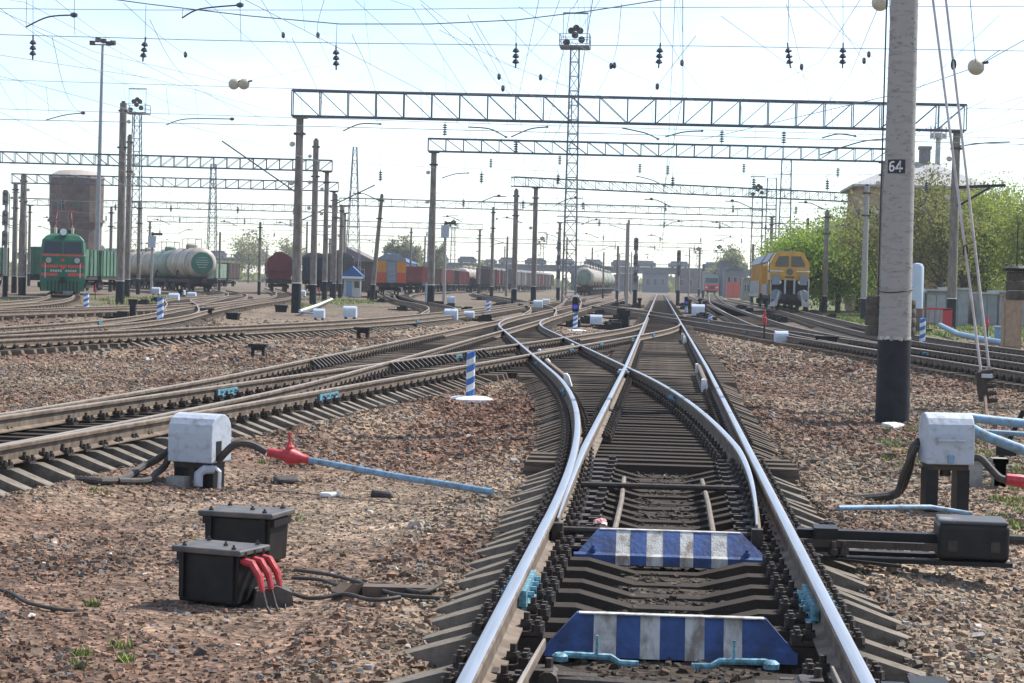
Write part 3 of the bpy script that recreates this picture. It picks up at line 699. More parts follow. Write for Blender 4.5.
# red valve and blue pipe running to the crossover
Yv = Yc - 0.05
va = SP(268, 452, Yv); vb = SP(309, 460, Yv); vm_ = va.lerp(vb, 0.55)
r = thing('pipe_valve', 'red pipe valve with a spindle between black hose and blue pipe', 'valve', (vm_.x, vm_.y, vm_.z - 0.3))
MB().tube([va, va.lerp(vb, 0.25), va.lerp(vb, 0.4), vm_, va.lerp(vb, 0.75), va.lerp(vb, 0.85), vb], [0.045, 0.042, 0.06, 0.085, 0.06, 0.042, 0.040], 10).build('valve_body', RED, r, world=True, smooth_=True)
MB().tube([vm_, vm_ + Vector((-.01, 0, 0.09)), vm_ + Vector((-.01, 0, 0.11)), vm_ + Vector((-.01, 0, 0.14)), vm_ + Vector((-.012, 0, 0.23))], [0.05, 0.045, 0.03, 0.014, 0.012], 8).build('spindle', RED, r, world=True)
pe = P(492, 492, 0.05)
o = MB().tube([vb, pe.lerp(vb, 0.5) - Vector((0, 0, 0.01)), pe], 0.030, 10).build('air_pipe', BLUEP, None, smooth_=True); tag(o, 'long pale blue air pipe sloping from the red valve down to the curved rail', 'pipe')
o.data.transform(Matrix.Translation(-pe)); o.location = pe

p2_ = P(944, 511); c2 = cabinet(p2_, 0.10, 'grey curved top valve cabinet with a handle on black legs right of the numbered pole', 0.43, 0.38, 0.46, 0.44, window=False, handle=True)
Yc = p2_.y
hose([SP(920, 441, Yc + .1), SP(913, 450, Yc + .15), SP(908, 472, Yc + .2), SP(897, 493, Yc + .3), SP(870, 498, Yc + .3), SP(838, 500, Yc + .3)], 0.042, c2)
hose([SP(917, 446, Yc), SP(905, 470, Yc + .1), SP(897, 496, Yc + .2)], 0.03, c2)
hose([SP(966, 458, Yc - .05), SP(980, 458, Yc - .1), SP(990, 468, Yc - .15), SP(1000, 478, Yc - .2), SP(1010, 480, Yc - .2)], 0.036, c2)
rv = MB().tube([SP(1006, 479, Yc - .2), SP(1020, 481, Yc - .2), SP(1040, 484, Yc - .15)], [0.05, 0.06, 0.045], 8).build('red_valve', RED, c2, smooth_=True)
rv.matrix_parent_inverse = (Matrix.Translation(c2.location) @ Matrix.Rotation(c2.rotation_euler.z, 4, 'Z')).inverted()
def pipe(pts, r_, label, m=BLUEP, name='air_pipe', cat='pipe'):
    q = [Vector(a) for a in pts]; b0 = q[0].copy(); b0.z = min(a.z for a in q) - r_
    o = MB().tube([a - b0 for a in q], r_, 10).build(name, m, None, b0, smooth_=True); return tag(o, label, cat)
pipe([SP(966, 417, 20.8), SP(990, 420, 20.9), SP(1060, 427, 21), SP(1320, 446, 22)], 0.05, 'upper blue air pipe leaving the right edge behind the grey cabinet')
pipe([SP(968, 427, 19.5), SP(985, 436, 19.6), SP(1050, 460, 20), SP(1300, 490, 20.5)], 0.052, 'pale blue air pipe slanting down to the right edge beside the grey cabinet')
pipe([SP(975, 431, 21.4), SP(1300, 452, 21.8)], 0.028, 'thin blue air pipe level behind the grey cabinet at the right edge', name='thin_air_pipe')
pipe([P(838, 508, 0.03), P(905, 507, 0.0), P(930, 507, -0.03), P(972, 514, -0.08)], 0.022, 'thin blue pipe on the stones in front of the black cabinet legs', name='thin_air_pipe')
for i, (x, y) in enumerate(((977, 419), (1000, 424), (1000, 434))): 
    q = SP(x, y + 8, 20.9); q.z = float(gz(q.x, q.y))
    tag(MB().box((0, 0, 0.12), (0.12, 0.16, 0.28)).box((0, 0, 0.27), (0.16, 0.18, 0.05)).build('pipe_support', CONB, None, q), ['concrete pipe support nearest the grey cabinet at the right edge', 'middle concrete pipe support at the right edge', 'concrete pipe support farthest right under the blue pipes'][i], 'pipe support', 'pipe supports')
q = P(1003, 475); r = thing('track_marker', 'black sheet metal sign on a slanting rod at the right edge', 'marker', q)
MB().bar((-0.16, 0, -0.1), (0.20, 0, 0.72), 0.05).build('post', BLACK, r); MB().box((0.02, -0.03, 0.30), (0.22, 0.02, 0.17)).build('plate', BLACK, r)

# black track transformer boxes
def tbox(p, rz, label, reds):
    r = thing('track_box', label, 'track box', p, rz)
    bevel(MB().prism([(-0.235, 0.02), (0.235, 0.02), (0.25, 0.33), (-0.25, 0.33)], -0.17, 0.17).build('case', BLACK, r), 0.015)
    bevel(MB().box((0, 0, 0.352), (0.56, 0.42, 0.04)).build('lid', mat('lid_grey_black', (0.04, 0.043, 0.048), 0.55, c2=(0.12, 0.10, 0.085), scale=6, amount=0.6, bump=0.1), r), 0.012)
    for x, y in ((-0.2, -0.16), (0.2, -0.16), (-0.2, 0.16), (0.2, 0.16), (0.05, -0.02)): MB().cyl((x, y, 0.37), (x, y, 0.385), 0.018, n=6).cyl((x, y, 0.38), (x, y, 0.40), 0.009, n=6).build('lid_bolt', DARKI, r)
    for sx in (-1, 1):
        MB().box((sx * 0.2, -0.183, 0.19), (0.035, 0.03, 0.28)).box((sx * 0.245, 0.0, 0.30), (0.05, 0.3, 0.05)).build('rib', BLACK, r)
    if reds:
        for i in range(3):
            y = -0.13 + i * 0.12
            MB().tube([(0.25, y, 0.30), (0.33, y, 0.29), (0.40, y - 0.01, 0.21), (0.43, y - 0.02, 0.12)], [0.026, 0.028, 0.026, 0.018], 8).build('red_terminal', RED, r, smooth_=True)
            MB().cyl((0.27, y, 0.33), (0.27, y, 0.36), 0.02, n=6).build('terminal_nut', DARKI, r)
            a = 0.9 * i
            MB().tube([(0.43, y - .02, 0.13), (0.48, y - .04, 0.03), (0.56, y - 0.12 - 0.02 * i, 0.0), (0.72 + .1 * i, y - 0.03 + 0.08 * i, -0.01), (1.0 + .06 * i, y + .2 - .1 * i, 0.0), (1.25, y + 0.3 - 0.2 * i, 0.0)], 0.011, 6).build('cable', HOSE, r, smooth_=True)
    return r
q = P(220, 603); tb1 = tbox(q, -0.33, 'nearer black track box with red cable terminals on the stones', True); tb1.scale = (.86, .86, .95)
q = P(246, 562); tbox(q, -0.20, 'farther black track box standing behind the one with red terminals', False)
q = P(271, 604); tag(MB().prism([(-0.13, -.05), (0.13, -.05), (0.11, 0.09), (0.02, 0.13), (-0.10, 0.10)], -0.14, 0.12).build('concrete_lump', mat('dark_lump', (0.06, 0.055, 0.05), 0.95, c2=(0.11, 0.1, 0.09), scale=8, amount=0.6, bump=0.4), None, q, 0.3), 'dark concrete lump under the red cable terminals', 'concrete block')
q = P(350, 597); tag(MB().prism([(-0.10, -0.05), (0.09, -0.05), (0.10, 0.06), (-0.03, 0.09), (-0.11, 0.04)], -0.05, 0.05).build('timber_stake', mat('old_plank', (0.13, 0.095, 0.068), 0.9, c2=(0.06, 0.045, 0.035), scale=5, amount=0.6), None, q, 0.9), 'short broken brown timber piece where the cables cross', 'timber')
q = P(398, 594); tag(MB().box((0, 0, 0), (0.42, 0.13, 0.10)).build('timber_plank', MATS['old_plank'], None, q, 0.05), 'brown plank end lying between cables and the left rail', 'timber')
cabs = [[(292, 583), (320, 585), (345, 592), (385, 590), (420, 598), (440, 590)], [(285, 596), (310, 604), (345, 600), (372, 606), (400, 603)], [(295, 575), (330, 580), (360, 588), (395, 600), (440, 604)]]
for i, c in enumerate(cabs):
    q = [P(*a) + Vector((0, 0, 0.035)) for a in c]; b0 = q[0].copy()
    o = hose([a - b0 for a in q], 0.013, None, 'ground_cable'); o.location = b0
    tag(o, ['upper black cable from the red terminals towards the left rail', 'lower black cable coiling from the red terminals', 'middle black cable crossing the brown timber'][i], 'cable', 'cables from the track boxes')
q = [P(*a) + Vector((0, 0, 0.02)) for a in ((-20, 588), (10, 596), (28, 606), (60, 613), (75, 613))]; b0 = q[0].copy()
o = hose([a - b0 for a in q], 0.012, None, 'ground_cable'); o.location = b0; tag(o, 'loose black cable end on the stones at the left edge', 'cable')
for i, (x, y, sc, lb) in enumerate(((383, 497, .12, 'dark lump of wood on red stones below the blue pipe'), (288, 484, .13, 'dark brick fragment right of the grey valve cabinet'), (893, 428, .17, 'pale plastic scrap at the foot of the numbered pole'), (330, 497, .10, 'white plastic scrap under the blue pipe'), (597, 372 , .2, 'white rail end scrap by the crossing'))):
    q = P(x, y); V = [(sc * a * random.uniform(.7, 1.1), sc * .7 * b_ * random.uniform(.7, 1.1), sc * .55 * c_ * random.uniform(.6, 1.1)) for c_ in (0, 1) for a, b_ in ((-1, -1), (1, -1), (1, 1), (-1, 1))]
    o = MB().add(V, [(0, 3, 2, 1), (4, 5, 6, 7), (0, 1, 5, 4), (1, 2, 6, 5), (2, 3, 7, 6), (3, 0, 4, 7)]).build('scrap_piece', WHITE if i > 1 else DARKI, None, q, 0.4 * i); bevel(o, 0.02, 2); tag(o, lb, 'scrap')

# weeds
def weeds(name, spots, n_, h, label):
    V = []; F = []
    for x, y, rad in spots:
        for _ in range(n_):
            a = random.uniform(0, 6.28); d = rad * math.sqrt(random.random()); px_, py_ = x + d * math.cos(a), y + d * math.sin(a); z = float(gz(px_, py_))
            b_ = random.uniform(0, 6.28); hh = h * random.uniform(.4, 1.1); k = len(V); w_ = hh * 0.14; ln = random.uniform(.2, 1.0) * hh
            V += [(px_ - w_ * math.sin(b_), py_ + w_ * math.cos(b_), z), (px_ + w_ * math.sin(b_), py_ - w_ * math.cos(b_), z), (px_ + ln * math.cos(b_), py_ + ln * math.sin(b_), z + hh)]; F.append((k, k + 1, k + 2))
    mb = MB().add(V, F); return tag(mb.build(name, mat('weed_green', (0.21, 0.27, 0.06), 0.8, c2=(0.15, 0.19, 0.05), scale=3), None), label, 'weeds', kind='stuff')
sp = []
for x, y, rd in ((122, 648, .07), (127, 661, .05), (80, 668, .05), (82, 655, .05), (93, 606, .05), (99, 492, .12), (285, 516, .06), (300, 520, .05), (262, 464, .04), (835, 600, .05), (1012, 506, .1)):
    q = P(x, y); sp.append((q.x, q.y, rd))
weeds('weed_tufts', sp, 60, 0.05, 'small bright green weed tufts among the near stones')
sp = []
for _ in range(60):
    q = P(random.uniform(885, 985), random.uniform(425, 468)); sp.append((q.x, q.y, 0.12))
for _ in range(26):
    q = P(random.uniform(985, 1024), random.uniform(455, 545)); sp.append((q.x, q.y, 0.1))
weeds('weed_patch', sp, 30, 0.07, 'patch of thin green weeds around the foot of the numbered pole')
sp = []
for _ in range(420):
    y = random.uniform(88, 170); x = random.uniform(11.5, 30); sp.append((x, y, 0.9))
for _ in range(260):
    y = random.uniform(120, 190); x = random.uniform(-44, -24)
    if trackdist(x, y) > 2: sp.append((x, y, 0.8))
weeds('grass_patch', sp, 40, 0.22, 'short grass in front of the trees and wagons')

# striped marker posts with round base
def marker(p, h, rad, disc, label, lamp=False):
    r = thing('marker_post', label, 'marker post', p)
    nseg = 7
    for i in range(nseg):
        z0, z1 = 0.06 + (h - .06) * i / nseg, 0.06 + (h - .06) * (i + 1) / nseg; m = (BLUEP2, WHITE)[i % 2]
        V = []; F = []; k = 12
        for zz in (z0, z1):
            for j in range(k):
                a = 2 * math.pi * j / k; V.append((rad * math.cos(a), rad * math.sin(a), min(max(zz + rad * 0.5 * math.cos(a - .3), 0.05), h)))
        F = [(j, (j + 1) % k, k + (j + 1) % k, k + j) for j in range(k)] + [tuple(range(k - 1, -1, -1)), tuple(range(k, 2 * k))]
        MB().add(V, F).build('blue_band' if i % 2 == 0 else 'white_band', m, r, smooth_=True)
    if disc: MB().lathe([(disc, -0.02), (disc, 0.025), (disc * 0.8, 0.055), (rad * 1.1, 0.075)], 12).build('base_disc', WHITE, r)
    if lamp:
        MB().box((0, 0, h + .05), (0.3, 0.22, 0.06)).build('bracket', CYAN, r)
        MB().lathe([(0.13, 0), (0.15, 0.10), (0.15, 0.55), (0.12, 0.62), (0.02, 0.64)], 12, (0, 0, h + .08)).build('lamp_housing', BLACK, r)
        MB().cyl((0, -0.14, h + .3), (0, -0.21, h + .3), 0.10, n=14).build('blue_lens', mat('blue_lens', (0.05, 0.05, 0.65), 0.15, c2=(0.1, 0.1, 0.8)), r)
        MB().prism([(-0.13, 0), (0.13, 0), (0.10, 0.06), (-0.10, 0.06)], -0.22, -0.08, 'y', (0, 0, h + .41)).build('visor', BLACK, r)
        MB().box((0, 0, h + .76), (0.26, 0.26, 0.08)).build('white_cap', WHITE, r)
    return r
BLUEP2 = mat('marker_blue', (0.035, 0.13, 0.40), 0.55, c2=(0.06, 0.18, 0.42), scale=9)
marker(P(470, 400), 0.80, 0.072, 0.38, 'blue and white striped post on a round white base left of the curved rail')
marker(P(575, 331), 0.75, 0.10, 0.50, 'dwarf signal with a blue lens on a striped post by the crossing', lamp=True)
marker(P(710, 326), 0.62, 0.10, 0.55, 'striped post on a white base right of the main track')
marker(P(686, 314), 0.55, 0.11, 0, 'dwarf signal with a blue lens beside the grey box right of the main track', lamp=True)
marker(P(160, 323), 1.0, 0.13, 0.5, 'striped post with white base right of the pair left of the crossover tracks')
marker(P(86, 313), 1.0, 0.14, 0.4, 'striped post with white base in front of the green locomotive')
marker(P(488, 315), 0.9, 0.12, 0.55, 'striped post among the far switches left of the blue lens signal')
marker(P(922, 347), 1.0, 0.10, 0, 'tall blue and white chequered post right of the numbered pole')
q = P(938, 346); r = thing('striped_beam', 'blue and white striped beam lying beyond the numbered pole', 'beam', q)
for i in range(8): MB().box((-0.42 + i * 0.12, 0, 0.12), (0.118, 0.12, 0.2)).build('blue_block' if i % 2 == 0 else 'white_block', BLUEP2 if i % 2 == 0 else WHITE, r)

# small far cabinets, motor boxes and black boxes
def greybox(px, py, wpx, label, rz=0.0, hk=0.85):
    p = P(px, py); s = wpx * p.y / 2000.0
    r = thing('motor_cover', label, 'motor cover', p, rz, 'grey motor covers in the yard')
    d = s * 0.42; h = s * hk; pr = [(-d, 0.0), (d, 0.0), (d, h * 0.6)] + [(d * math.cos(math.pi * i / 6), h * 0.6 + h * 0.4 * math.sin(math.pi * i / 6)) for i in range(1, 6)] + [(-d, h * 0.6)]
    MB().prism(pr, -s * 0.5, s * 0.5, 'x', (0, 0, 0.10)).build('cover', GREYB2, r)
    for sx in (-1, 1): MB().box((sx * s * 0.33, 0, 0.02), (s * 0.15, s * 0.5, 0.22)).build('leg', BLACK, r)
    return r
GREYB2 = mat('pale_cover_paint', (0.50, 0.56, 0.64), 0.5, c2=(0.40, 0.45, 0.52), scale=6)
for a in ((69, 296, 10, 'pale motor cover in front of the green locomotive'), (156, 295, 8, 'pale motor cover just right of the tall pole at the left'), (174, 303, 10, 'pale motor cover under the first tank wagon, leftmost of three'), (192, 300, 8, 'pale motor cover under the first tank wagon, rightmost of three'), (182, 296, 6, 'pale motor cover under the first tank wagon, middle of three'),
          (302, 297, 7, 'pale motor cover right of the first gantry leg'), (319, 320, 11, 'pale motor cover beside the blue pipe near the first gantry leg'), (350, 319, 13, 'pale motor cover right of the blue pipe, by the lone left track'), (451, 323, 13, 'pale motor cover beside the second gantry leg'), (469, 320, 10, 'pale motor cover behind the striped post among the far switches'), (451, 304, 8, 'small far motor cover left of the centre poles'),
          (596, 327, 12, 'pale motor cover right of the dwarf signal by the crossing'), (698, 317, 13, 'pale motor cover right of the main track beside the far dwarf signal'), (538, 309, 9, 'pale motor cover below the two centre poles'), (546, 306, 7, 'smaller pale motor cover right of the two centre poles')):
    greybox(*a)
greybox(781, 345, 13, 'grey motor cover with a hose left of the numbered pole', 0.1, 1.0)
q = P(781, 345); hose([q + Vector((.25, 0, .3)), q + Vector((.45, .1, .2)), q + Vector((.7, .3, .05)), q + Vector((1.0, .5, .05))], 0.04, None, 'ground_hose'); tag(bpy.data.objects['ground_hose'], 'black hose on the stones right of the grey motor cover', 'hose')
def blackbox(px, py, wpx, label, legs=False):
    p = P(px, py); s = wpx * p.y / 2000.0; r = thing('cable_box', label, 'cable box', p, random.uniform(-.2, .2), 'black cable boxes in the yard')
    if legs:
        MB().box((0, 0, s * .62), (s, s * .6, s * .16)).build('lid', BLACK, r)
        for sx in (-1, 1): MB().box((sx * s * .28, 0, s * .25), (s * .14, s * .3, s * .62)).build('leg', BLACK, r)
        MB().box((0, 0, s * .45), (s * .5, s * .4, s * .2)).build('case', BLACK, r)
    else:
        MB().prism([(-s * .42, -.02), (s * .42, -.02), (s * .48, s * .45), (-s * .48, s * .45)], -s * .3, s * .3).build('case', BLACK, r)
        MB().box((0, 0, s * .5), (s * 1.08, s * .74, s * .09)).build('lid', BLACK, r)
for a in ((258, 357, 19, 'small black box on legs between the lone left track and the crossover', True), (363, 339, 17, 'black box on legs right of the small box, left of the crossovers', True), (207, 318, 14, 'black box beside the left curving track, leftmost of three', True), (233, 320, 13, 'black box beside the left curving track, middle of three'), (281, 312, 13, 'black box beside the foot of the first gantry leg'), (412, 327, 10, 'black box right of the lone left track'), (433, 307, 11, 'black box at the foot of the second gantry leg'), (929, 334, 7, 'black funnel shaped box behind the numbered pole', True), (826, 348, 22, 'flat black cable box beside the dark track at right'), (372, 300, 14, 'low black switch motor at the foot of the leaning pole', True)):
    blackbox(*a)
for px, py, h, lb in ((764, 341, 1.35, 'thin red post left of the grey motor cover'), (95, 300, 1.2, 'thin red post right of the green locomotive'), (319, 299, 1.2, 'red hydrant post between the gantry legs'), (987, 340, 1.1, 'red post in front of the grey sheds')):
    q = P(px, py); r = thing('red_post', lb, 'post', q)
    MB().cyl((0, 0, -.05), (0, 0, h * .5), 0.035, n=8).build('stem', DARKI, r); MB().lathe([(0.04, 0), (0.07, 0.05), (0.075, 0.25), (0.045, 0.3), (0.045, 0.5), (0.02, 0.55)], 8, (0, 0, h * .5)).build('head', RED, r)
pipe([P(300, 311, .12), P(318, 305, .2), P(332, 299, .2)], 0.08, 'white pipe on the ground right of the first gantry leg', WHITE, 'ground_pipe')
pipe([P(300, 312, .05), P(318, 314, .05)], 0.06, 'short blue pipe at the foot of the first gantry leg', BLUEP)
pipe([P(940, 325, .3), P(958, 334, .15), P(985, 340, .15), P(1010, 344, .1)], 0.12, 'blue pipe on the grass in front of the grey sheds', BLUEP)
# ------------------------------------------------------------------ poles, gantries, wires
def pole_geom(r, h, d0, d1, conc, band=1.15, seg=14, lean=0.0):
    dz = lambda z: (d0 + (d1 - d0) * z / h) / 2
    if band: MB().cyl((0, 0, -0.4), (lean * band, 0, band), dz(0) + .003, dz(band) + .003, seg).build('black_band', BAND, r, smooth_=True)
    if band: MB().cyl((lean * band, 0, band), (lean * (band + .035), 0, band + .04), dz(band) + .004, dz(band) + .004, seg).build('white_ring', WHITE, r, smooth_=True)
    MB().cyl((lean * band if band else 0, 0, band + .02 if band else -0.4), (lean * h, 0, h), dz(band), dz(h), seg).build('shaft', conc, r, smooth_=True)

# numbered pole
pb = P(892, 422); r = thing('catenary_pole', 'thick concrete pole in the right foreground with number plate 64 and black painted foot', 'pole', pb)
PD0, PD1, PH = 0.52, 0.36, 11.5
def ragged(z0, z1, r0, r1, n_, j0, j1):
    V = []; rg = random.Random(int(z1 * 100))
    for z, rad, j in ((z0, r0, j0), (z1, r1, j1)):
        for i in range(n_): a = 2 * math.pi * i / n_; V.append((rad * math.cos(a), rad * math.sin(a), z + rg.uniform(-j, j) - (rg.random() ** 6) * j * 4))
    return MB().add(V, [(i, (i + 1) % n_, n_ + (i + 1) % n_, n_ + i) for i in range(n_)])
ragged(-.4, 1.28, PD0 / 2 + .004, .2545, 72, 0, .012).build('black_band', BAND, r, smooth_=True)
ragged(1.26, 1.325, .2535, .2530, 72, .0, .010).build('white_ring', WHITEW, r, smooth_=True)
mb = MB(); zs = np.linspace(1.3, PH, 60)
mb.tube([(0, 0, z) for z in zs], [0.25 - (z - 1.3) * 0.0075 + random.uniform(-.0015, .0015) for z in zs], 28).build('shaft', POLEC, r, smooth_=True)
# cast rings and pits in the concrete
mbp = MB()
for _ in range(120):
    z = random.uniform(1.4, 6.5); a = random.uniform(math.pi * .9, math.pi * 2.1); rad = 0.25 - (z - 1.3) * 0.0075; ln = random.uniform(.08, .3)
    q = [(rad * 1.0015 * math.cos(a + t_ * ln), rad * 1.0015 * math.sin(a + t_ * ln), z + .008 * math.sin(7 * t_ + a)) for t_ in (0, .25, .5, .75, 1)]
    mbp.tube(q, [0.001, 0.003, 0.004, 0.003, 0.001], 4)
tag(mbp.build('surface_cracks', mat('crack_dark', (0.12, 0.105, 0.09), 0.95), r), kind='stuff')
zp = 3.93; rp = 0.25 - (zp - 1.3) * 0.0075
def arcplate(a0, a1, z0, z1, rad, m, nm, par):
    k = 8; V = [(rr_ * math.cos(a0 + (a1 - a0) * i / k), rr_ * math.sin(a0 + (a1 - a0) * i / k), z) for rr_ in (rad, rad + .004) for z in (z0, z1) for i in range(k + 1)]; n1 = k + 1; F = []
    for i in range(k): F += [(i, i + 1, n1 + i + 1, n1 + i), (2 * n1 + i, 3 * n1 + i, 3 * n1 + i + 1, 2 * n1 + i + 1), (i, 2 * n1 + i, 2 * n1 + i + 1, i + 1), (n1 + i, n1 + i + 1, 3 * n1 + i + 1, 3 * n1 + i)]
    F += [(0, n1, 3 * n1, 2 * n1), (k, 2 * n1 + k, 3 * n1 + k, n1 + k)]
    return MB().add(V, F).build(nm, m, par)
AC = -math.pi / 2 - 0.34
pl = arcplate(AC - 0.62, AC + 0.60, zp - .105, zp + .105, rp + .002, mat('plate_black', (0.012, 0.012, 0.014), 0.5), 'number_plate', r)
def strokes(polys, wd):
    mb = MB()
    for pl_ in polys:
        pl2 = []
        for (xa, ya), (xb, yb) in zip(pl_[:-1], pl_[1:]):
            ns = max(int(math.hypot(xb - xa, yb - ya) / .012), 1); pl2 += [(xa + (xb - xa) * i / ns, ya + (yb - ya) * i / ns) for i in range(ns)]
        pl2.append(pl_[-1])
        for (x0_, y0_), (x1_, y1_) in zip(pl2[:-1], pl2[1:]):
            dx, dy = x1_ - x0_, y1_ - y0_; n_ = math.hypot(dx, dy); dx, dy = dx / n_ * wd / 2, dy / n_ * wd / 2; V = []
            for (px_, py_) in ((x0_ - dx - dy, y0_ - dy + dx), (x0_ - dx + dy, y0_ - dy - dx), (x1_ + dx + dy, y1_ + dy - dx), (x1_ + dx - dy, y1_ + dy + dx)):
                a = AC - 0.05 + px_ / rp; V.append(((rp + .0075 + random.uniform(0, .0006)) * math.cos(a), (rp + .0075) * math.sin(a), zp + py_))
            mb.add(V, [(0, 1, 2, 3)])
    return mb
six = [(-.025, .068), (-.055, .068), (-.082, .045), (-.088, 0), (-.088, -.045), (-.07, -.066), (-.04, -.066), (-.022, -.045), (-.022, -.015), (-.04, .008), (-.07, .006), (-.086, -.01)]
four = [(.072, -.075), (.072, .072), (.012, -.032), (.1, -.032)]
d_ = strokes([six, four], .024).build('plate_digits', WHITE, pl); d_['label'] = 'white painted digits 64'
mb = MB(); rw = 0.25 - (2.05 - 1.3) * 0.0075
mb.tube([((rw + .012) * math.cos(a), (rw + .012) * math.sin(a), 2.05 + 0.05 * math.sin(a + .6)) for a in np.linspace(math.pi * .95, math.pi * 2.05, 24)], 0.009, 5); mb.tube([(-rw, -.05, 2.08), (-rw - .05, -.06, 2.10), (-rw - .04, -.06, 2.15)], .008, 5)
mb.build('wire_loop', DARKI, r)
# hanging tension weights behind the pole
def weights(x, y, z0, z1, rad, n_, label, ztop, plate=0.0):
    g = thing('tension_weights', label, 'weights', (x, y, z0))
    m = mat('weight_concrete', (0.12, 0.105, 0.09), 0.95, c2=(0.065, 0.055, 0.045), scale=5, amount=0.6, bump=0.4); h = (z1 - z0) / n_
    for i in range(n_): MB().lathe([(rad * .93, 0.0), (rad, h * .2), (rad, h * .78), (rad * .9, h * .95)], 14, (random.uniform(-.01, .01), 0, i * h)).build('weight', m, g, smooth_=True)
    MB().cyl((0, 0, z1 - z0), (0, 0, ztop - z0), 0.012, n=6).build('hanger_rod', DARKI, g)
    if plate: MB().lathe([(plate, 0), (plate, .05), (plate * .5, .1)], 12, (0, 0, z1 - z0)).build('cap_plate', BLACK, g)
    return g
weights(pb.x - 0.225, pb.y + 0.42, 1.18, 1.80, 0.19, 4, 'dark stacked tension weights hanging behind the numbered pole, left side', 7.5)
weights(pb.x + 0.20, pb.y + 0.42, 1.20, 1.76, 0.165, 4, 'dark stacked tension weights hanging behind the numbered pole, right side', 7.5)
for i, (px, Y) in enumerate(((1013, 37.4),)):
    q = S(px, 300, Y); weights(q.x + .05, Y, q.z, S(px, 271, Y).z, 0.19, 3, 'dark tension weights under a black cap plate at the right edge', S(px, 222, Y).z, 0.26)
r = thing('catenary_pole', 'concrete pole with black foot cut off by the right edge', 'pole', (6.68, 36.5, 0.0)); pole_geom(r, 11, 0.46, 0.32, POLEC, 1.15, 18)

# guy rods of the numbered pole
an = P(990, 452); top = Vector((pb.x + .1, pb.y - .1, 10.2)); g = thing('guy_rods', 'pair of pale guy rods with a dark tensioner right of the numbered pole', 'guy rods', an)
A1 = S(983, 372, 27.3); 
PALE = mat('pale_rod', (0.50, 0.46, 0.44), 0.5, 0.2, c2=(0.34, 0.29, 0.27), scale=4)
for i, (ux, lx) in enumerate(((933, 981), (946, 989))):
    u = S(ux, 0, 28.0); lo = S(lx, 372 if i == 0 else 368, 27.0 + .1 * i); ex = u + (u - lo) * 0.6
    MB().tube([lo, u, ex], 0.018, 6).build('rod', PALE, g, world=True)
    mid = lo.lerp(u, (0.32 if i == 0 else 0.78)) if i == 0 else lo.lerp(u, .82)
    MB().tube([mid + Vector((0.03 * math.cos(t_), 0, 0.07 * math.sin(t_))) for t_ in np.linspace(0, 6.28, 10)], 0.012, 5, False).build('shackle', DARKI, g, world=True)
    MB().tube([lo + Vector((0.035 * math.cos(t_), 0, 0.08 * math.sin(t_) - .05)) for t_ in np.linspace(0, 6.28, 10)], 0.013, 5, False).build('shackle', PALE, g, world=True)
mb = MB(); c0 = S(980, 372, 27); c1_ = S(984, 401, 27); mb.bar(c0, c1_, 0.13, 0.10)
for i in range(5): q = c0.lerp(c1_, i / 4.0) + Vector((0.08, -.02, 0)); mb.cyl(q - Vector((.06, 0, .0)), q + Vector((.09, 0, .02)), 0.032, n=8)
mb.build('tensioner', DARKI, g, world=True); MB().box(S(987, 376, 26.9), (0.14, 0.05, 0.05)).build('grey_clamp', GREYB, g, world=True)
MB().tube([S(985, 396, 26.9), an + Vector((0, 0, -.1))], 0.022, 6).build('anchor_rod', mat('rusty_rod', (0.2, 0.13, 0.09), 0.8), g, world=True)

# generic poles: px of the foot, Y, top pixel row
def disc(r, p, rad=0.16, m=None): MB().lathe([(rad * .25, -.09), (rad * .8, -.06), (rad, 0), (rad * .8, .06), (rad * .25, .09)], 12, p, Matrix.Rotation(R(70), 3, 'X')).build('insulator', m or GLASSI, r, smooth_=True)
def yard_pole(px, Y, ytop, label, d0=0.44, d1=0.32, conc=None, band=1.5, lean=0.0, ins=1, brk=True, xoff=0.0):
    q = S(px, 290, Y); x = q.x + xoff; top_ = S(px, ytop, Y).z; g_ = float(gz(x, Y)); r = thing('catenary_pole', label, 'pole', (x, Y, g_), 0, 'catenary poles in the yard')
    h = top_ - g_; pole_geom(r, h, d0, d1, conc or POLED, band, 12, lean)
    if brk:
        MB().box((lean * (h - .6), 0, h - .5), (0.55, 0.36, 0.12)).build('clamp', DARKI, r); MB().box((lean * h, 0, h + .06), (0.2, 0.2, 0.14)).build('pole_cap', DARKI, r)
        MB().box((lean * (h * .75), 0, h * .78), (0.62, 0.4, 0.10)).build('clamp', DARKI, r)
    for i in range(ins): disc(r, (random.choice((-1, 1)) * .42, -.1, h - 1.2 - 1.9 * i), 0.15)
    return r
yp = yard_pole
yp(120, 128, 103, 'tall dark pole with black foot in front of the tank wagons', 0.58, 0.46, ins=1)
yp(127, 160, 136, 'tall pole just right of and behind the leftmost tall dark pole', 0.5, 0.4, ins=2)
yp(313, 146, 140, 'pole right of the first gantry left leg, black foot', 0.52, 0.42, ins=3)
yp(340, 205, 206, 'slender pole right of the leg under the left gantry end', 0.45, 0.36)
yp(334, 195, 195, 'slender pole left of its twin beside the blue roofed kiosk', 0.42, 0.34)
yp(372, 186, 195, 'leaning pole with rusty red foot in front of the orange coach', 0.48, 0.34, lean=0.075, ins=0)
yp(491.5, 225, 208, 'slim pole left of the two centre poles', 0.42, 0.3)
yp(514, 172, 190, 'left one of the two thick centre poles with black feet', 0.5, 0.4, ins=0)
yp(825, 165, 211, 'dark pole against the trees, leftmost on the right side', 0.46, 0.36)
yp(806, 215, 219, 'thin dark pole behind the orange track machine', 0.4, 0.3)
yp(864, 142, 186, 'pole with a black foot in front of the brick house', 0.46, 0.34, conc=POLEC)
yp(14, 175, 184, 'middle one of three poles at the left edge', 0.5, 0.42)
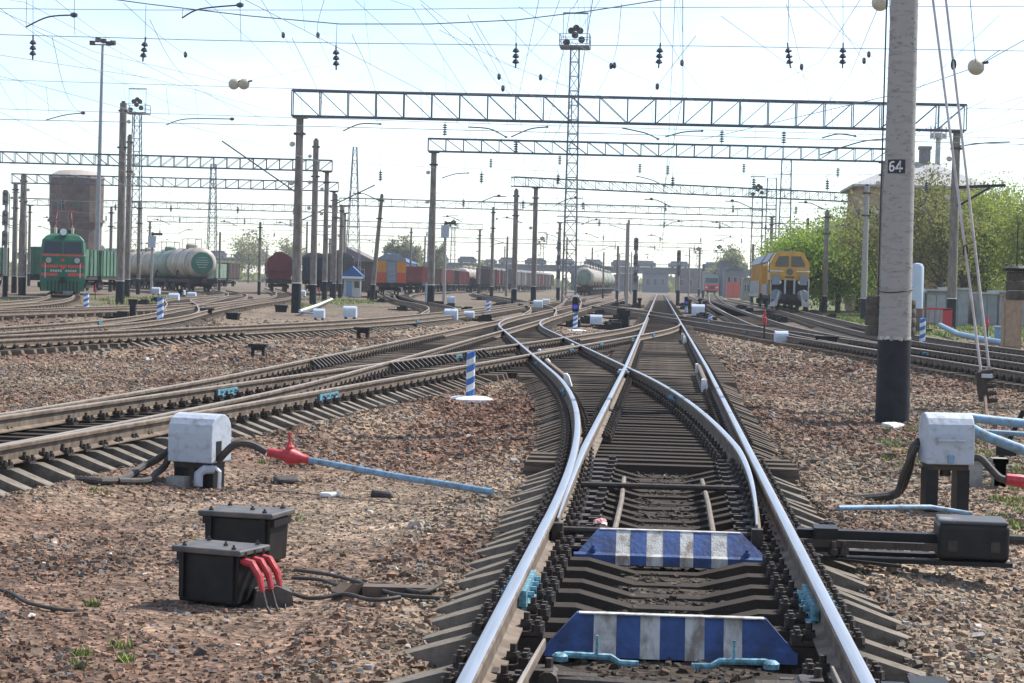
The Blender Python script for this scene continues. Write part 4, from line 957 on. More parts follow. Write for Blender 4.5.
yp(22, 160, 175, 'rightmost of three poles at the left edge', 0.62, 0.5)
yp(110, 210, 208, 'thin pole right of the green locomotive', 0.4, 0.3, band=1.5, ins=0)
yp(138, 190, 203, 'thin pole in front of the second tank wagon', 0.42, 0.32, ins=0)
yp(259, 215, 223, 'pole in front of the dark red hopper with slanting stays', 0.36, 0.28, ins=1)
yp(219, 260, 232, 'thin pole right of the first tank wagon end', 0.35, 0.28, ins=0, brk=False)
yp(617, 240, 246, 'thin pole right of the green ended tank wagon', 0.36, 0.26, ins=0, brk=False)
yp(627, 200, 220, 'pale slim lamp pole in the centre beside the three lens signal', 0.34, 0.22, conc=POLEC, band=0, ins=0, brk=False)
yp(603, 300, 252, 'far thin pole in front of the tank wagons', 0.3, 0.24, ins=0, brk=False)
yp(424, 330, 236, 'far thin pole above the red gondola wagons', 0.36, 0.26, ins=0, brk=False)
yp(410, 300, 229, 'far dark pole left of the second gantry leg', 0.4, 0.3, ins=0)
yp(752, 240, 244, 'thin dark pole left of the orange track machine', 0.4, 0.3, ins=0, brk=False)
yp(766, 260, 238, 'thin dark pole over the roof of the orange track machine', 0.42, 0.32, ins=0, brk=False)

ONES = ['first', 'second', 'third', 'fourth', 'fifth', 'sixth', 'seventh', 'eighth', 'ninth', 'tenth', 'eleventh', 'twelfth', 'thirteenth', 'fourteenth', 'fifteenth', 'sixteenth', 'seventeenth', 'eighteenth', 'nineteenth', 'twentieth', 'twenty-first', 'twenty-second', 'twenty-third', 'twenty-fourth', 'twenty-fifth', 'twenty-sixth', 'twenty-seventh', 'twenty-eighth', 'twenty-ninth', 'thirtieth']
UNDERG = mat('hood_grey', (0.07, 0.07, 0.07), .7)
rq = random.Random(21); FPL = []
for i in range(30):
    Y = rq.uniform(240, 620); px = rq.choice((rq.uniform(200, 480), rq.uniform(480, 760), rq.uniform(640, 790), rq.uniform(0, 60))); q = S(px, 290, Y)
    if trackdist(q.x, Y) < 1.6: continue
    r = thing('far_pole', '', 'pole', (q.x, Y, -.1), 0, 'thin far poles'); FPL.append((px, r)); h = rq.uniform(8.5, 11.5)
    MB().cyl((0, 0, -.2), (0, 0, h), .2, .14, 8).build('shaft', POLED, r); MB().bar((-.2, 0, h - 1), (rq.choice((-2.6, 2.6)), 0, h - .3), .09).build('bracket_arm', DARKI, r)
for i, (px, r) in enumerate(sorted(FPL, key=lambda q: q[0])): r['label'] = 'thin pole far back in the yard, %s of its kind from the left' % ONES[i]
# signal masts with stacked heads
def signal(px, Y, ytop, nh, label, d=0.2, dark=False):
    q = S(px, 290, Y); top_ = S(px, ytop, Y).z; g_ = float(gz(q.x, Y)); r = thing('signal_mast', label, 'signal', (q.x, Y, g_), 0, 'signal masts'); h = top_ - g_
    MB().cyl((0, 0, -.3), (0, 0, 1.6), d * 1.02, d, 10).build('black_foot', BAND, r); MB().cyl((0, 0, 1.55), (0, 0, h - .3), d * .8, d * .62, 10).build('post', POLEC, r, smooth_=True)
    m = mat('signal_grey', (0.20, 0.20, 0.20), 0.6)
    for i in range(nh):
        z = h - 0.75 - i * 1.55; hd = MB().prism([(-.22, -.58), (.22, -.58), (.22, .46), (.12, .6), (-.12, .6), (-.22, .46)], -.20, -.12, 'y', (0, -.1, z)).box((0, -.1, z), (0.34, .25, .95)).build('signal_head', m, r)
        for dz in (-.3, .25): MB().cyl((0, -.3, z + dz), (0, -.5, z + dz + .02), 0.10, n=10).build('lens_hood', UNDERG, hd)
    MB().box((0.18, 0.16, h * .5), (.05, .05, h * .9)).build('ladder', DARKI, r)
signal(5, 150, 188, 3, 'signal mast with three stacked heads at the far left edge', .2)
signal(635, 190, 236, 3, 'signal mast with three stacked heads left of the main track', .2)
signal(678, 215, 249, 2, 'signal mast with two heads right of the main track', .2)
signal(558, 220, 239, 3, 'signal mast with three heads just left of the lattice mast', .2)
signal(703, 330, 263, 1, 'far small signal above the red fronted train', .2)
for px, Y, yt, lb in ((444, 190, 221, 'thin mast carrying a grey box right of the second gantry leg'), (151.5, 200, 232, 'thin mast carrying a grey box in front of the tank wagons')):
    q = S(px, 290, Y); g_ = float(gz(q.x, Y)); h = S(px, yt, Y).z - g_; r = thing('equipment_mast', lb, 'mast', (q.x, Y, g_)); MB().cyl((0, 0, -.3), (0, 0, h), 0.15, .12, 8).build('post', POLEC, r); MB().box((0, -.1, h - 1.0), (0.75, .5, 1.2)).build('equipment_box', GREYB, r)
    MB().box((0.45, 0, h - .2), (1.1, .3, .25)).build('top_bracket', DARKI, r)
q = P(429, 304); tag(bevel(MB().box((0, 0, .9), (.62, .5, 1.9)).build('relay_locker', BLUEP, None, q)), 'tall pale blue locker at the foot of the second gantry leg', 'locker')
r_ = bpy.data.objects['relay_locker']; MB().box((0, -.255, .95), (.5, .01, 1.6)).build('door', GREYB, r_)

# gantries: lattice beam on two posts, each bar a part
def gantry(Y0, Y1, pxl, pxr, yl_bot, yr_bot, depth, label, posts=(True, True), bays=26, mt=None, fine=True, ext=0.45, pd=(0.58, 0.42), extR=None):
    a = S(pxl, yl_bot, Y0); b_ = S(pxr, yr_bot, Y1); mt = mt or TRUSS
    zc = (a.z + b_.z) / 2; a.z = b_.z = zc
    r = thing('overhead_gantry', label, 'gantry', (a.x, a.y, float(gz(a.x, a.y))), 0)
    d = (b_ - a); ln = d.length; d.normalize(); w2 = Vector((-d.y, d.x, 0)) * 0.35; p = a - d * ext; L_ = ln + ext + (ext if extR is None else extR); up = Vector((0, 0, depth)); th = 0.10
    for s in (-1, 1):
        for z in (0, 1): MB().bar(p + w2 * s + up * z, p + d * L_ + w2 * s + up * z, th).build('chord', mt, r, world=True)
    for i in range(bays + 1):
        q = p + d * (L_ * i / bays)
        if fine:
            for s in (-1, 1):
                MB().bar(q + w2 * s, q + w2 * s + up, 0.055).build('upright', mt, r, world=True)
                if i < bays:
                    q2 = p + d * (L_ * (i + 1) / bays); fl = (i < bays / 2) ^ (s > 0 and False)
                    A_, B_ = (q + up, q2) if fl else (q, q2 + up)
                    MB().bar(A_ + w2 * s, B_ + w2 * s, 0.04).build('brace', mt, r, world=True)
        else:
            if i == 0: mbv = MB(); mbd = MB()
            mbv.bar(q, q + up, 0.06)
            if i < bays: q2 = p + d * (L_ * (i + 1) / bays); mbd.bar(q + up if i % 2 else q, q2 if i % 2 else q2 + up, 0.05)
            if i == bays: tag(mbv.build('uprights', mt, r, world=True), kind='stuff'); tag(mbd.build('braces', mt, r, world=True), kind='stuff')
    mbx = MB()
    for i in range(bays):
        q = p + d * (L_ * i / bays); q2 = p + d * (L_ * (i + 1) / bays); mbx.bar(q - w2, q2 + w2, 0.04); mbx.bar(q - w2 + up, q2 + w2 + up, 0.04)
    tag(mbx.build('cross_lacing', mt, r, world=True), kind='stuff')
    for e, on in ((a, posts[0]), (b_, posts[1])):
        if not on: continue
        g_ = float(gz(e.x, e.y)); h = zc - g_; ro = r.location
        MB().cyl((e.x, e.y, g_ - .3), (e.x, e.y, g_ + 1.7), pd[0] / 2 + .004, pd[0] / 2 - .01, 12).build('black_foot', BAND, r, world=True, smooth_=True)
        MB().cyl((e.x, e.y, g_ + 1.7), (e.x, e.y, g_ + 1.75), pd[0] / 2 - .006, pd[0] / 2 - .006, 12).build('white_ring', WHITE, r, world=True)
        MB().cyl((e.x, e.y, g_ + 1.72), (e.x, e.y, zc - .05), pd[0] / 2 - .012, pd[1] / 2, 12).build('post', POLED, r, world=True, smooth_=True)
        MB().box((e.x, e.y, zc - .07), (.75, .75, .1)).box((e.x, e.y, zc - 1.0), (.62, .5, .12)).build('saddle', DARKI, r, world=True)
        for k in range(2): disc(r, Vector((e.x - .4, e.y - .1, zc - 1.6 - 2.2 * k)) - ro, 0.17)
    return a, b_, zc
ga, gb, gzc = gantry(113, 115, 300, 957, 119, 128, 1.45, 'nearest lattice gantry spanning all central tracks', bays=24)
g2 = gantry(150, 152, 434, 884, 153, 160, 0.95, 'second lattice gantry behind the nearest one', bays=26, pd=(.56, .42))
g3 = gantry(186, 203, 536, 852, 187, 202, 0.85, 'third lattice gantry running slightly askew behind the second', bays=26, pd=(.52, .4), ext=2.4, extR=.6)
gantry(245, 252, 343, 772, 206, 216, 0.9, 'fourth lattice gantry far behind, over the centre tracks', bays=34, fine=False, pd=(.5, .4))
gantry(172, 176, -60, 327, 161, 171, 0.95, 'upper left lattice gantry above the locomotive and tank wagons', bays=30, pd=(.5, .4), posts=(False, True))
gantry(208, 212, 16, 334, 182, 192, 0.95, 'second left lattice gantry just below the upper one', bays=26, posts=(True, True), pd=(.46, .36))
gantry(270, 275, 30, 345, 206, 212, 0.9, 'third left lattice gantry crossing the water tower', bays=30, fine=False, posts=(True, True), pd=(.46, .36))
gantry(300, 310, 560, 800, 222, 230, 0.9, 'faint fifth gantry low over the far centre tracks', bays=24, fine=False, pd=(.5, .4))
gantry(340, 345, 150, 480, 222, 229, 0.9, 'faint far left gantry above the hopper wagon', bays=26, fine=False, pd=(.5, .4))
gantry(400, 410, 330, 700, 240, 247, 0.9, 'faintest far gantry just above the flyover', bays=30, fine=False, pd=(.5, .4))

# cross arm on the right leg of the nearest gantry
e = gb; r = thing('telegraph_arm', 'dark wooden cross arm with small pins on the right gantry leg', 'cross arm', (e.x, e.y, e.z - 3.2))
MB().bar((0.1, -.3, 0), (2.75, -.3, .16), .16).build('arm', BLACK, r); MB().bar((0.15, -.3, -1.05), (1.9, -.3, 0.02), .12).build('strut', BLACK, r)
for i in range(4): MB().cyl((1.05 + .5 * i, -.3, .12 + .03 * i), (1.05 + .5 * i, -.3, .32 + .03 * i), .035, n=6).build('pin_insulator', DARKIN, r)

# lattice floodlight masts
def lattice(px, Y, ytop, w0, w1, label, platform=True, ybase=None, lamps=True):
    q = S(px, 290, Y); g_ = float(gz(q.x, Y)) - .1; h = S(px, ytop, Y).z - g_; r = thing('floodlight_mast' if platform else 'lattice_mast', label, 'mast', (q.x, Y, g_))
    m = mat('mast_steel', (0.17, 0.19, 0.235), 0.5, 0.3, c2=(0.10, 0.10, 0.11), scale=2)
    cs = [(-1, -1), (1, -1), (1, 1), (-1, 1)]; hb = h - (3.2 if platform else 0)
    for c in cs: MB().bar((c[0] * w0 / 2, c[1] * w0 / 2, -.3), (c[0] * w1 / 2, c[1] * w1 / 2, hb), 0.11).build('corner_post', m, r)
    nb = max(int(hb / ((w0 + w1) * .62)), 6); mb = MB()
    for i in range(nb):
        z0, z1 = hb * i / nb, hb * (i + 1) / nb; s0 = (w0 + (w1 - w0) * i / nb) / 2; s1 = (w0 + (w1 - w0) * (i + 1) / nb) / 2
        for k in range(4):
            a, b_ = cs[k], cs[(k + 1) % 4]
            mb.bar((a[0] * s0, a[1] * s0, z0), (b_[0] * s1, b_[1] * s1, z1), .055); mb.bar((a[0] * s1, a[1] * s1, z1), (b_[0] * s1, b_[1] * s1, z1), .055)
    tag(mb.build('lacing', m, r), kind='stuff')
    if platform:
        z = hb; wp = 1.35
        MB().box((0, 0, z), (2 * wp, 2 * wp, .16)).build('platform', m, r)
        rl = MB()
        for c in cs: rl.bar((c[0] * wp, c[1] * wp, z), (c[0] * wp, c[1] * wp, z + 1.1), .07)
        for k in range(4):
            a, b_ = cs[k], cs[(k + 1) % 4]
            for zz in (.55, 1.1): rl.bar((a[0] * wp, a[1] * wp, z + zz), (b_[0] * wp, b_[1] * wp, z + zz), .05)
        rl.build('railing', m, r)
        MB().bar((-1.1, 0, z), (-1.1, 0, z + 3.1), .05).bar((1.1, 0, z), (1.1, 0, z + 3.1), .05).bar((-1.15, 0, z + 3.1), (1.15, 0, z + 3.1), .14).build('top_frame', m, r)
        if lamps:
            for dx, dz in ((-.75, .45), (-.35, 1.5), (0.1, 1.75), (.45, 1.5), (0, 1.1), (.6, .7)): MB().lathe([(.1, -.2), (.3, .1), (.32, .18)], 10, (dx, -.3, z + dz), Matrix.Rotation(R(105), 3, 'X')).build('floodlight', DARKI, r)
    return r
lattice(569, 182, 12, 1.25, 0.75, 'tall lattice floodlight mast with railed platform in the centre')
lattice(134, 250, 88, 1.6, 0.9, 'lattice floodlight mast with platform behind the tank wagons')
lattice(211, 300, 164, 1.5, 0.7, 'bare lattice mast above the first tank wagon', False)
lattice(352, 280, 147, 2.3, 0.5, 'tapering lattice mast behind the pair of slender poles', False)
lattice(783, 300, 160, 2.0, 1.4, 'right one of three lattice masts behind the orange track machine', False)
lattice(769, 330, 178, 1.9, 1.5, 'middle one of three lattice masts behind the orange track machine', False)
lattice(755, 310, 176, 1.7, 1.5, 'left one of three lattice masts, with a lamp platform', True)
for px, Y, yt, lb in ((28, 420, 186, 'far'), (452, 520, 215, 'far lattice mast above the tank wagons left of centre'), (541, 560, 232, 'far pale lattice mast between centre poles'), (697, 620, 243, 'far lattice mast above the flyover near the red fronted train'), (430, 380, 207, 'far lattice mast left of the second gantry leg'), (718, 520, 240, 'far thin mast beside the far trees on the right')):
    if lb != 'far': lattice(px, Y, yt, 1.5, .8, lb, Y > 500)
q = S(96, 284, 205); h = S(103.5, 44, 205).z; g_ = float(gz(q.x, 205)); r = thing('lamp_mast', 'very tall slim tubular lamp mast right of the green locomotive', 'mast', (q.x, 205, g_))
PALES = mat('galvanised_grey', (0.30, 0.31, 0.33), 0.5, 0.3)
MB().cyl((0, 0, -.3), (0.25, 0, h), .30, .13, 12).build('tube', PALES, r, smooth_=True); MB().bar((-.9, 0, h), (1.5, 0, h), .12).build('crossbar', DARKI, r)
for dx in (-.8, -.2, .4, .9, 1.4): MB().box((dx, -.15, h + .3 + .2 * math.cos(dx * 3)), (.5, .4, .45)).build('floodlight', DARKI, r)

# ---- overhead wires
WR = 0.0065
def catn(p, q, sag, n=10):
    p, q = Vector(p), Vector(q); return [p.lerp(q, i / n) - Vector((0, 0, 4 * sag * (i / n) * (1 - i / n))) for i in range(n + 1)]
def contact_line(k, sup, label, zc=6.35, zm=8.3, xo=0.0, r0=WR):
    f = TRK[k][0]; r = thing('contact_line', label, 'overhead line', (float(f(sup[0])), sup[0], 0)); pm = []; pc = []; mbd = MB(); mbm = MB(); zig = 0.25
    for i in range(len(sup) - 1):
        y0, y1 = sup[i], sup[i + 1]; s0 = zig if i % 2 else -zig
        a = Vector((float(f(y0)) + xo, y0, zm)); b_ = Vector((float(f(y1)) + xo, y1, zm)); c = catn(a, b_, 1.15 if y1 - y0 > 25 else .5, 10)
        a2 = Vector((float(f(y0)) + xo + s0, y0, zc)); b2 = Vector((float(f(y1)) + xo - s0, y1, zc))
        mbm.tube(c, r0, 4, False); pc.append((a2, b2))
        for j in range(1, 10): t_ = j / 10.0; mbd.tube([c[j], a2.lerp(b2, t_)], r0 * .55, 3, False)
    mbm.build('messenger_wire', WIRE, r, world=True); mbc = MB()
    for a, b_ in pc: mbc.tube([a, b_], r0, 4, False)
    mbc.build('contact_wire', WIRE, r, world=True); tag(mbd.build('droppers', WIRE, r, world=True), kind='stuff')
contact_line('A', [-8, 47, 114, 151, 195, 249, 305, 380], 'overhead line above the straight main track')
contact_line('C', [-8, 47, 114, 151, 195, 249, 305], 'overhead line above the parallel track left of the main one')
contact_line('K', [47, 114, 151, 195, 249, 305], 'overhead line above the track right of the main one')
contact_line('G', [-8, 47, 114, 151, 195, 249], 'overhead line above the lone left track')
contact_line('H', [-8, 47, 114, 174, 210, 262], 'overhead line above the left curving track')
contact_line('I', [-8, 47, 114, 174, 210], 'overhead line above the track crossing the left background')
contact_line('M', [47, 114, 174, 210, 272], 'overhead line above the green locomotive')
contact_line('N', [114, 151, 195, 249, 342], 'overhead line above the coach track')
contact_line('L', [-8, 47, 114, 151, 195], 'overhead line above the orange track machine')
contact_line('B', [13.3, 47, 92], 'overhead line following the crossover to the left', zc=6.38)
def wirething(pts, label, r0=WR, sag=0.0, name='overhead_wire'):
    q = catn(pts[0], pts[1], sag, 14) if len(pts) == 2 and sag else [Vector(p) for p in pts]; b0 = q[0].copy()
    return tag(MB().tube([a - b0 for a in q], r0, 4, False).build(name, WIRE, None, b0), label, 'wire')
def istring(r, p, n_=4, sz=0.13, tilt=0.0):
    M = Matrix.Rotation(tilt, 3, 'Y'); mb = MB(); mb.cyl(Vector(p) + M @ Vector((0, 0, .12)), Vector(p) - M @ Vector((0, 0, n_ * .13 + .08)), .02, n=5)
    for i in range(n_): mb.lathe([(.03, -.05), (sz, -.03), (sz * .9, 0), (.045, .05)], 10, Vector(p) - M @ Vector((0, 0, .13 * i + .06)), M)
    return mb.build('insulator_string', DARKIN, r, world=True)
# flexible cross span near the camera
YS = 47.0
r = thing('cross_span', 'flexible cross span of sagging cables with dark insulator strings across the top', 'cross span', tuple(S(512, 43, YS)))
cab = [(-120, -40), (60, -8), (148, 4), (250, 16), (340, 24), (430, 24), (516, 20), (590, 11), (660, 0), (760, -22)]
MB().tube([S(x, y, YS) for x, y in cab], 0.014, 5, False).build('upper_cable', WIRE, r, world=True)
MB().tube([S(x, y, YS) for x, y in ((-60, 33), (200, 40), (336, 43), (516, 45), (700, 46), (1090, 52))], 0.009, 4, False).build('middle_cable', WIRE, r, world=True)
MB().tube([S(x, y, YS) for x, y in ((-60, 118), (300, 126), (1090, 146))], 0.008, 4, False).build('lower_cable', WIRE, r, world=True)
MB().tube([S(x, y, YS) for x, y in ((-60, 8), (150, 10), (340, 10), (516, 8), (1090, 6))], 0.008, 4, False).build('upper_cable', WIRE, r, world=True)
for x, y, yc, tl in ((33, 40, 0, .0), (145, 42, 5, .1), (336, 50, 24, -.03), (516, 48, 21, 0), (660, 48, -5, .05), (788, 48, -30, -.15), (843, 48, -30, 0)):
    p = S(x, y, YS); istring(r, p, 3, 0.085, tl); MB().tube([S(x + (1 if tl else 0), yc, YS), p], .007, 4, False).build('hanger', WIRE, r, world=True)
# registration arms
def arm(pts, Y, label, rad=0.03):
    q = [S(x, y, Y) for x, y in pts]; b0 = q[0].copy(); o = thing('registration_arm', label, 'registration arm', b0, 0, 'registration arms')
    hose([a - b0 for a in q], rad, None, 'tube', WIRE_D).parent = o; e = q[-1] - b0
    MB().lathe([(.03, -.06), (.09, -.03), (.09, .03), (.03, .06)], 8, e).build('insulator', DARKIN, o)
WIRE_D = mat('arm_tube', (0.09, 0.095, 0.11), 0.5, 0.3)
for i, (pts, Y, lb) in enumerate((([(26, 27), (48, 17), (74, 15)], 47, 'bent registration arm at the top left corner'), ([(182, 18), (200, 9), (240, 5)], 47, 'bent registration arm at the top edge left of the nearest gantry'), ([(46, 120), (65, 115), (83, 113)], 75, 'registration arm above the water tower'), ([(166, 125), (186, 119), (232, 119)], 75, 'registration arm left of the nearest gantry leg'),
        ([(343, 131), (360, 124), (380, 124)], 114, 'registration arm under the nearest gantry, left end'), ([(468, 127), (490, 129), (506, 137)], 114, 'left registration arm of the pair under the nearest gantry centre'), ([(511, 137), (530, 129), (547, 127)], 114, 'right registration arm of the pair under the nearest gantry centre'), ([(622, 128), (645, 133), (658, 139)], 114, 'left registration arm of the pair right of the lattice mast'), ([(665, 137), (684, 132), (702, 131)], 114, 'right registration arm of the pair right of the lattice mast'),
        ([(820, 155), (860, 142), (886, 139)], 114, 'long registration arm left of the numbered pole'), ([(822, 138), (838, 134), (855, 136)], 114, 'short registration arm left of the numbered pole'), ([(1010, 142), (985, 143), (960, 146)], 114, 'registration arm right of the nearest gantry right leg'), ([(442, 178), (455, 174), (468, 173)], 151, 'registration arm under the second gantry, left end'), ([(636, 176), (652, 180), (664, 186)], 151, 'registration arm under the second gantry, centre'))):
    arm(pts, Y, lb, 0.019 if Y < 100 else 0.036)
# cross wiring at every gantry: a fixing cable, droppers up to the beam and small clamps
def fixing(Y, xs, z, zt, label, x0, x1, rad):
    r = thing('fixing_cable', label, 'cable', (x0, Y, z), 0)
    for zz in (z, z + 1.9):
        MB().tube(catn((x0, Y, zz + .3), (x1, Y, zz + .3), .3, 12), rad, 4, False).build('cable', WIRE, r, world=True)
    for x in xs:
        MB().tube([(x, Y, z), (x + .1, Y, zt)], rad * .8, 4, False).build('dropper', WIRE, r, world=True)
        istring(r, (x + .08, Y, z + 1.7), 4, .13); s_ = random.choice((-1, 1))
        MB().tube([(x + s_ * 1.5, Y, z + .42), (x + s_ * .8, Y, z + .40), (x, Y, z + .05)], .028, 5).build('steady_arm', WIRE_D, r, world=True)
        MB().lathe([(.03, -.08), (.1, -.03), (.1, .03), (.03, .08)], 8, (x + s_ * 1.1, Y - .1, z + .45)).build('clamp', DARKIN, r, world=True)
tx = lambda Y, ks: [float(TRK[k][0](Y)) for k in ks]
fixing(113.2, tx(113, 'CGKL') + [0.1, 14.2, -16.5], 6.35, gzc, 'wire web hanging under the nearest gantry', ga.x, gb.x, .009)
fixing(150.2, tx(150, 'ACGKL') + [14.0, -15.5], 6.35, g2[2], 'wire web hanging under the second gantry', g2[0].x, g2[1].x, .012)
fixing(190.2, tx(190, 'ACKL') + [14.0], 6.3, g3[2], 'wire web hanging under the third gantry', g3[0].x, g3[1].x, .014)
fixing(248, [-36, -30, -22, -15, -8, -1, 4, 9], 6.3, 10.5, 'wire web hanging under the fourth gantry', -40, 14, .017)
fixing(174.5, [-54, -49, -44, -38, -33], 6.3, 10.8, 'wire web hanging under the upper left gantry', -62, -29.5, .013)
fixing(210.2, [-66, -60, -52, -45, -40], 6.3, 10.5, 'wire web hanging under the second left gantry', -68, -35, .015)
fixing(272, [-80, -70, -62, -54, -47], 6.3, 10.5, 'wire web hanging under the third left gantry', -86, -43, .018)
fixing(305, [-14, -8, -2, 4, 10, 16], 6.3, 10.5, 'wire web hanging under the faint fifth gantry', -16, 20, .019)
fixing(342, [-80, -70, -60, -50, -40], 6.3, 10.5, 'wire web hanging under the faint far left gantry', -88, -32, .021)
fixing(405, [-60, -50, -38, -26, -14, -4], 6.3, 10.5, 'wire web hanging under the faintest far gantry', -68, 7, .024)
r = thing('cross_span', 'thin cross span carrying the level registration arms left of the nearest gantry', 'cross span', tuple(S(150, 118, 75)))
for yl, yr in ((113, 128), (84, 99)): MB().tube([S(-60, yl - 6, 75), S(240, yl + 3, 75), S(560, yr - 2, 75), S(1080, yr + 12, 75)], .009, 4, False).build('cable', WIRE, r, world=True)
for x in (46, 166, 300, 420, 540, 650, 740, 830): MB().tube([S(x, 84 + x * .014, 75), S(x + 3, 113 + x * .017, 75)], .007, 4, False).build('dropper', WIRE, r, world=True)
for x, y, yu in ((26, 27, -8), (74, 15, -8), (182, 18, 8), (240, 5, -10), (74, 15, 35), (240, 5, 41)): wirething([S(x, y, 47), S(x + 1, yu, 47)], 'short tie wire of the top edge registration arm, %s' % {26: 'far left', 74: 'left corner', 182: 'left of centre', 240: 'gantry side'}[x] + (', lower one' if yu > 30 else ''), .007)
r = thing('wire_web', 'web of thin slanting wires between the near cross span and the nearest gantry', 'wires', tuple(S(400, 60, 60)))
rq = random.Random(17)
for i in range(26):
    x0_ = rq.uniform(-20, 860); y0_ = rq.uniform(-12, 40); x1_ = x0_ + rq.uniform(-60, 200); y1_ = y0_ + rq.uniform(55, 120); mid_ = ((x0_ + x1_) / 2 + rq.uniform(-12, 12), (y0_ + y1_) / 2 + rq.uniform(2, 14))
    a, m_, b_ = S(x0_, y0_, 47), S(mid_[0], mid_[1], 75), S(x1_, min(y1_, 128), 113)
    o = hose([a, m_, b_], .0075, None, 'slack_wire', WIRE); o.parent = r; o.location = -r.location
    if i % 2 == 0: MB().lathe([(.03, -.12), (.07, -.06), (.07, .06), (.03, .12)], 6, m_).build('wire_clamp', DARKIN, r, world=True)
# dark slanting struts
for p, q, lb in (((222, 141, 150), (297, 193, 150), 'dark slanting strut left of the nearest gantry leg'), ((302, 220, 185), (375, 185, 185), 'slanting stay right of the nearest gantry leg')):
    a, b_ = S(*p), S(*q); tag(MB().tube([Vector(), b_ - a], .06, 6).build('strut', WIRE_D, None, a), lb, 'strut')
# round glass insulators on slack wires
for px, py, Y, lb, wire in ((234, 84, 60, 'left one of two pale disc insulators on a slanting wire', None), (244, 84, 60, 'right one of two pale disc insulators on a slanting wire', None), (976, 67, 42, 'large pale disc insulator right of the numbered pole', None), (880, 3, 42, 'large pale disc insulator left of the numbered pole at the top', None)):
    p = S(px, py, Y); o = thing('disc_insulator', lb, 'insulator', p, 0, 'pale disc insulators'); rad = .175
    MB().lathe([(.04, -.1), (rad * .7, -.075), (rad, 0), (rad * .72, .07), (.05, .1)], 16, (0, 0, 0), Matrix.Rotation(R(82), 3, 'X')).build('shed', GLASSI, o, smooth_=True); MB().cyl((-.1, 0, .05), (.25, 0, .1), .03, n=6).build('cap', DARKIN, o)
W_ = lambda *a: [S(*p) for p in a]
for pts, lb in ((W_((1000, 50, 42), (976, 67, 42), (905, 92, 42), (700, 140, 60)), 'wire running left from the pale insulator right of the numbered pole'), (W_((1060, 20, 42), (976, 67, 42)), 'wire from the pale insulator to the top right corner'), (W_((880, 3, 42), (850, 75, 70), (790, 150, 114)), 'wire dropping left from the top insulator beside the numbered pole'), (W_((965, -60, 40), (976, 67, 42)), 'thin hanger above the large pale insulator'), (W_((889, -40, 36), (891, 62, 36)), 'thin hanger close to the left side of the numbered pole'),
        (W_((0, 11, 48), (95, 52, 60), (234, 84, 75), (320, 66, 100)), 'slack wire through the two pale disc insulators'), (W_((0, 55, 48), (150, 78, 60), (270, 110, 114)), 'wire slanting across the sky at the upper left'), (W_((205, 0, 50), (250, 40, 70), (300, 95, 113)), 'wire from the top edge down to the nearest gantry left end'), (W_((355, 0, 50), (420, 60, 80), (470, 95, 113)), 'wire slanting down right of the nearest gantry left end'), (W_((420, 0, 50), (500, 62, 80), (590, 95, 113)), 'wire slanting down towards the lattice mast'), (W_((540, -5, 50), (520, 90, 80), (505, 130, 114)), 'wire dropping past the middle insulator string'), (W_((600, 0, 60), (560, 60, 90), (535, 95, 113)), 'wire with dark clamps left of the lattice mast'),
        (W_((860, 0, 45), (820, 62, 70), (740, 100, 113)), 'wire slanting left from the numbered pole top'), (W_((1024, 120, 60), (985, 130, 90), (958, 135, 114)), 'wire to the right gantry leg'), (W_((1030, 95, 60), (960, 115, 114)), 'upper wire to the right gantry leg'), (W_((0, 200, 170), (330, 206, 170)), 'level wire at the left below the gantries'), (W_((100, 225, 210), (340, 232, 210), (560, 238, 210)), 'level feeder wire above the wagons'), (W_((320, 200, 190), (900, 214, 190)), 'level cross wire above the centre tracks'), (W_((430, 225, 240), (860, 240, 240)), 'level far cross wire above the main track'), (W_((450, 244, 300), (800, 253, 300)), 'lowest far cross wire above the flyover')):
    wirething(pts, lb, 0.008 if pts[0].y < 100 else 0.014)
for i, (px, py, Y) in enumerate(((516, 145, 114), (491, 163, 151), (560, 160, 151), (640, 168, 151), (668, 170, 151), (445, 128, 114), (722, 135, 114), (784, 136, 114), (744, 168, 151), (838, 172, 151))):
    p = S(px, py - 4, Y); o = thing('insulator_string', ['hanging insulator string under the nearest gantry centre', 'hanging insulator string under the second gantry, first from left', 'hanging insulator string under the second gantry left of the lattice mast', 'hanging insulator string under the second gantry left of the main track', 'hanging insulator string under the second gantry over the main track', 'hanging insulator string under the nearest gantry near its left leg', 'hanging insulator string right of the main track under the nearest gantry', 'second hanging insulator string right of the main track under the nearest gantry', 'hanging insulator string under the second gantry right of the main track', 'rightmost hanging insulator string under the second gantry'][i], 'insulator', p, 0, 'hanging insulators under the gantries'); istring(o, p, 5, .15).name = 'sheds'
# ------------------------------------------------------------------ rolling stock
GREENL = mat('loco_green', (0.018, 0.13, 0.07), 0.45, c2=(0.016, 0.085, 0.05), scale=1.2)
REDS = mat('stripe_red', (0.60, 0.085, 0.06), 0.5)
GLASS = mat('dark_glass', (0.02, 0.03, 0.035), 0.08, c2=(0.03, 0.045, 0.05), scale=1)
UNDER = mat('underframe', (0.022, 0.02, 0.019), 0.85, c2=(0.04, 0.033, 0.028), scale=3)
TANKB = mat('tank_beige', (0.44, 0.40, 0.33), 0.5, c2=(0.15, 0.115, 0.09), scale=0.9, amount=0.55, stretch=(1, 1, 0.35))
TANKG = mat('tank_green', (0.045, 0.17, 0.105), 0.5, c2=(0.05, 0.12, 0.09), scale=1.2)
TANKGB = mat('tank_pale_green', (0.20, 0.27, 0.20), 0.5, c2=(0.10, 0.13, 0.10), scale=0.8)
WAGR = mat('wagon_oxide_red', (0.16, 0.030, 0.026), 0.7, c2=(0.09, 0.022, 0.02), scale=0.8)
WAGRB = mat('wagon_bright_red', (0.26, 0.07, 0.07), 0.75, c2=(0.15, 0.05, 0.045), scale=0.8)
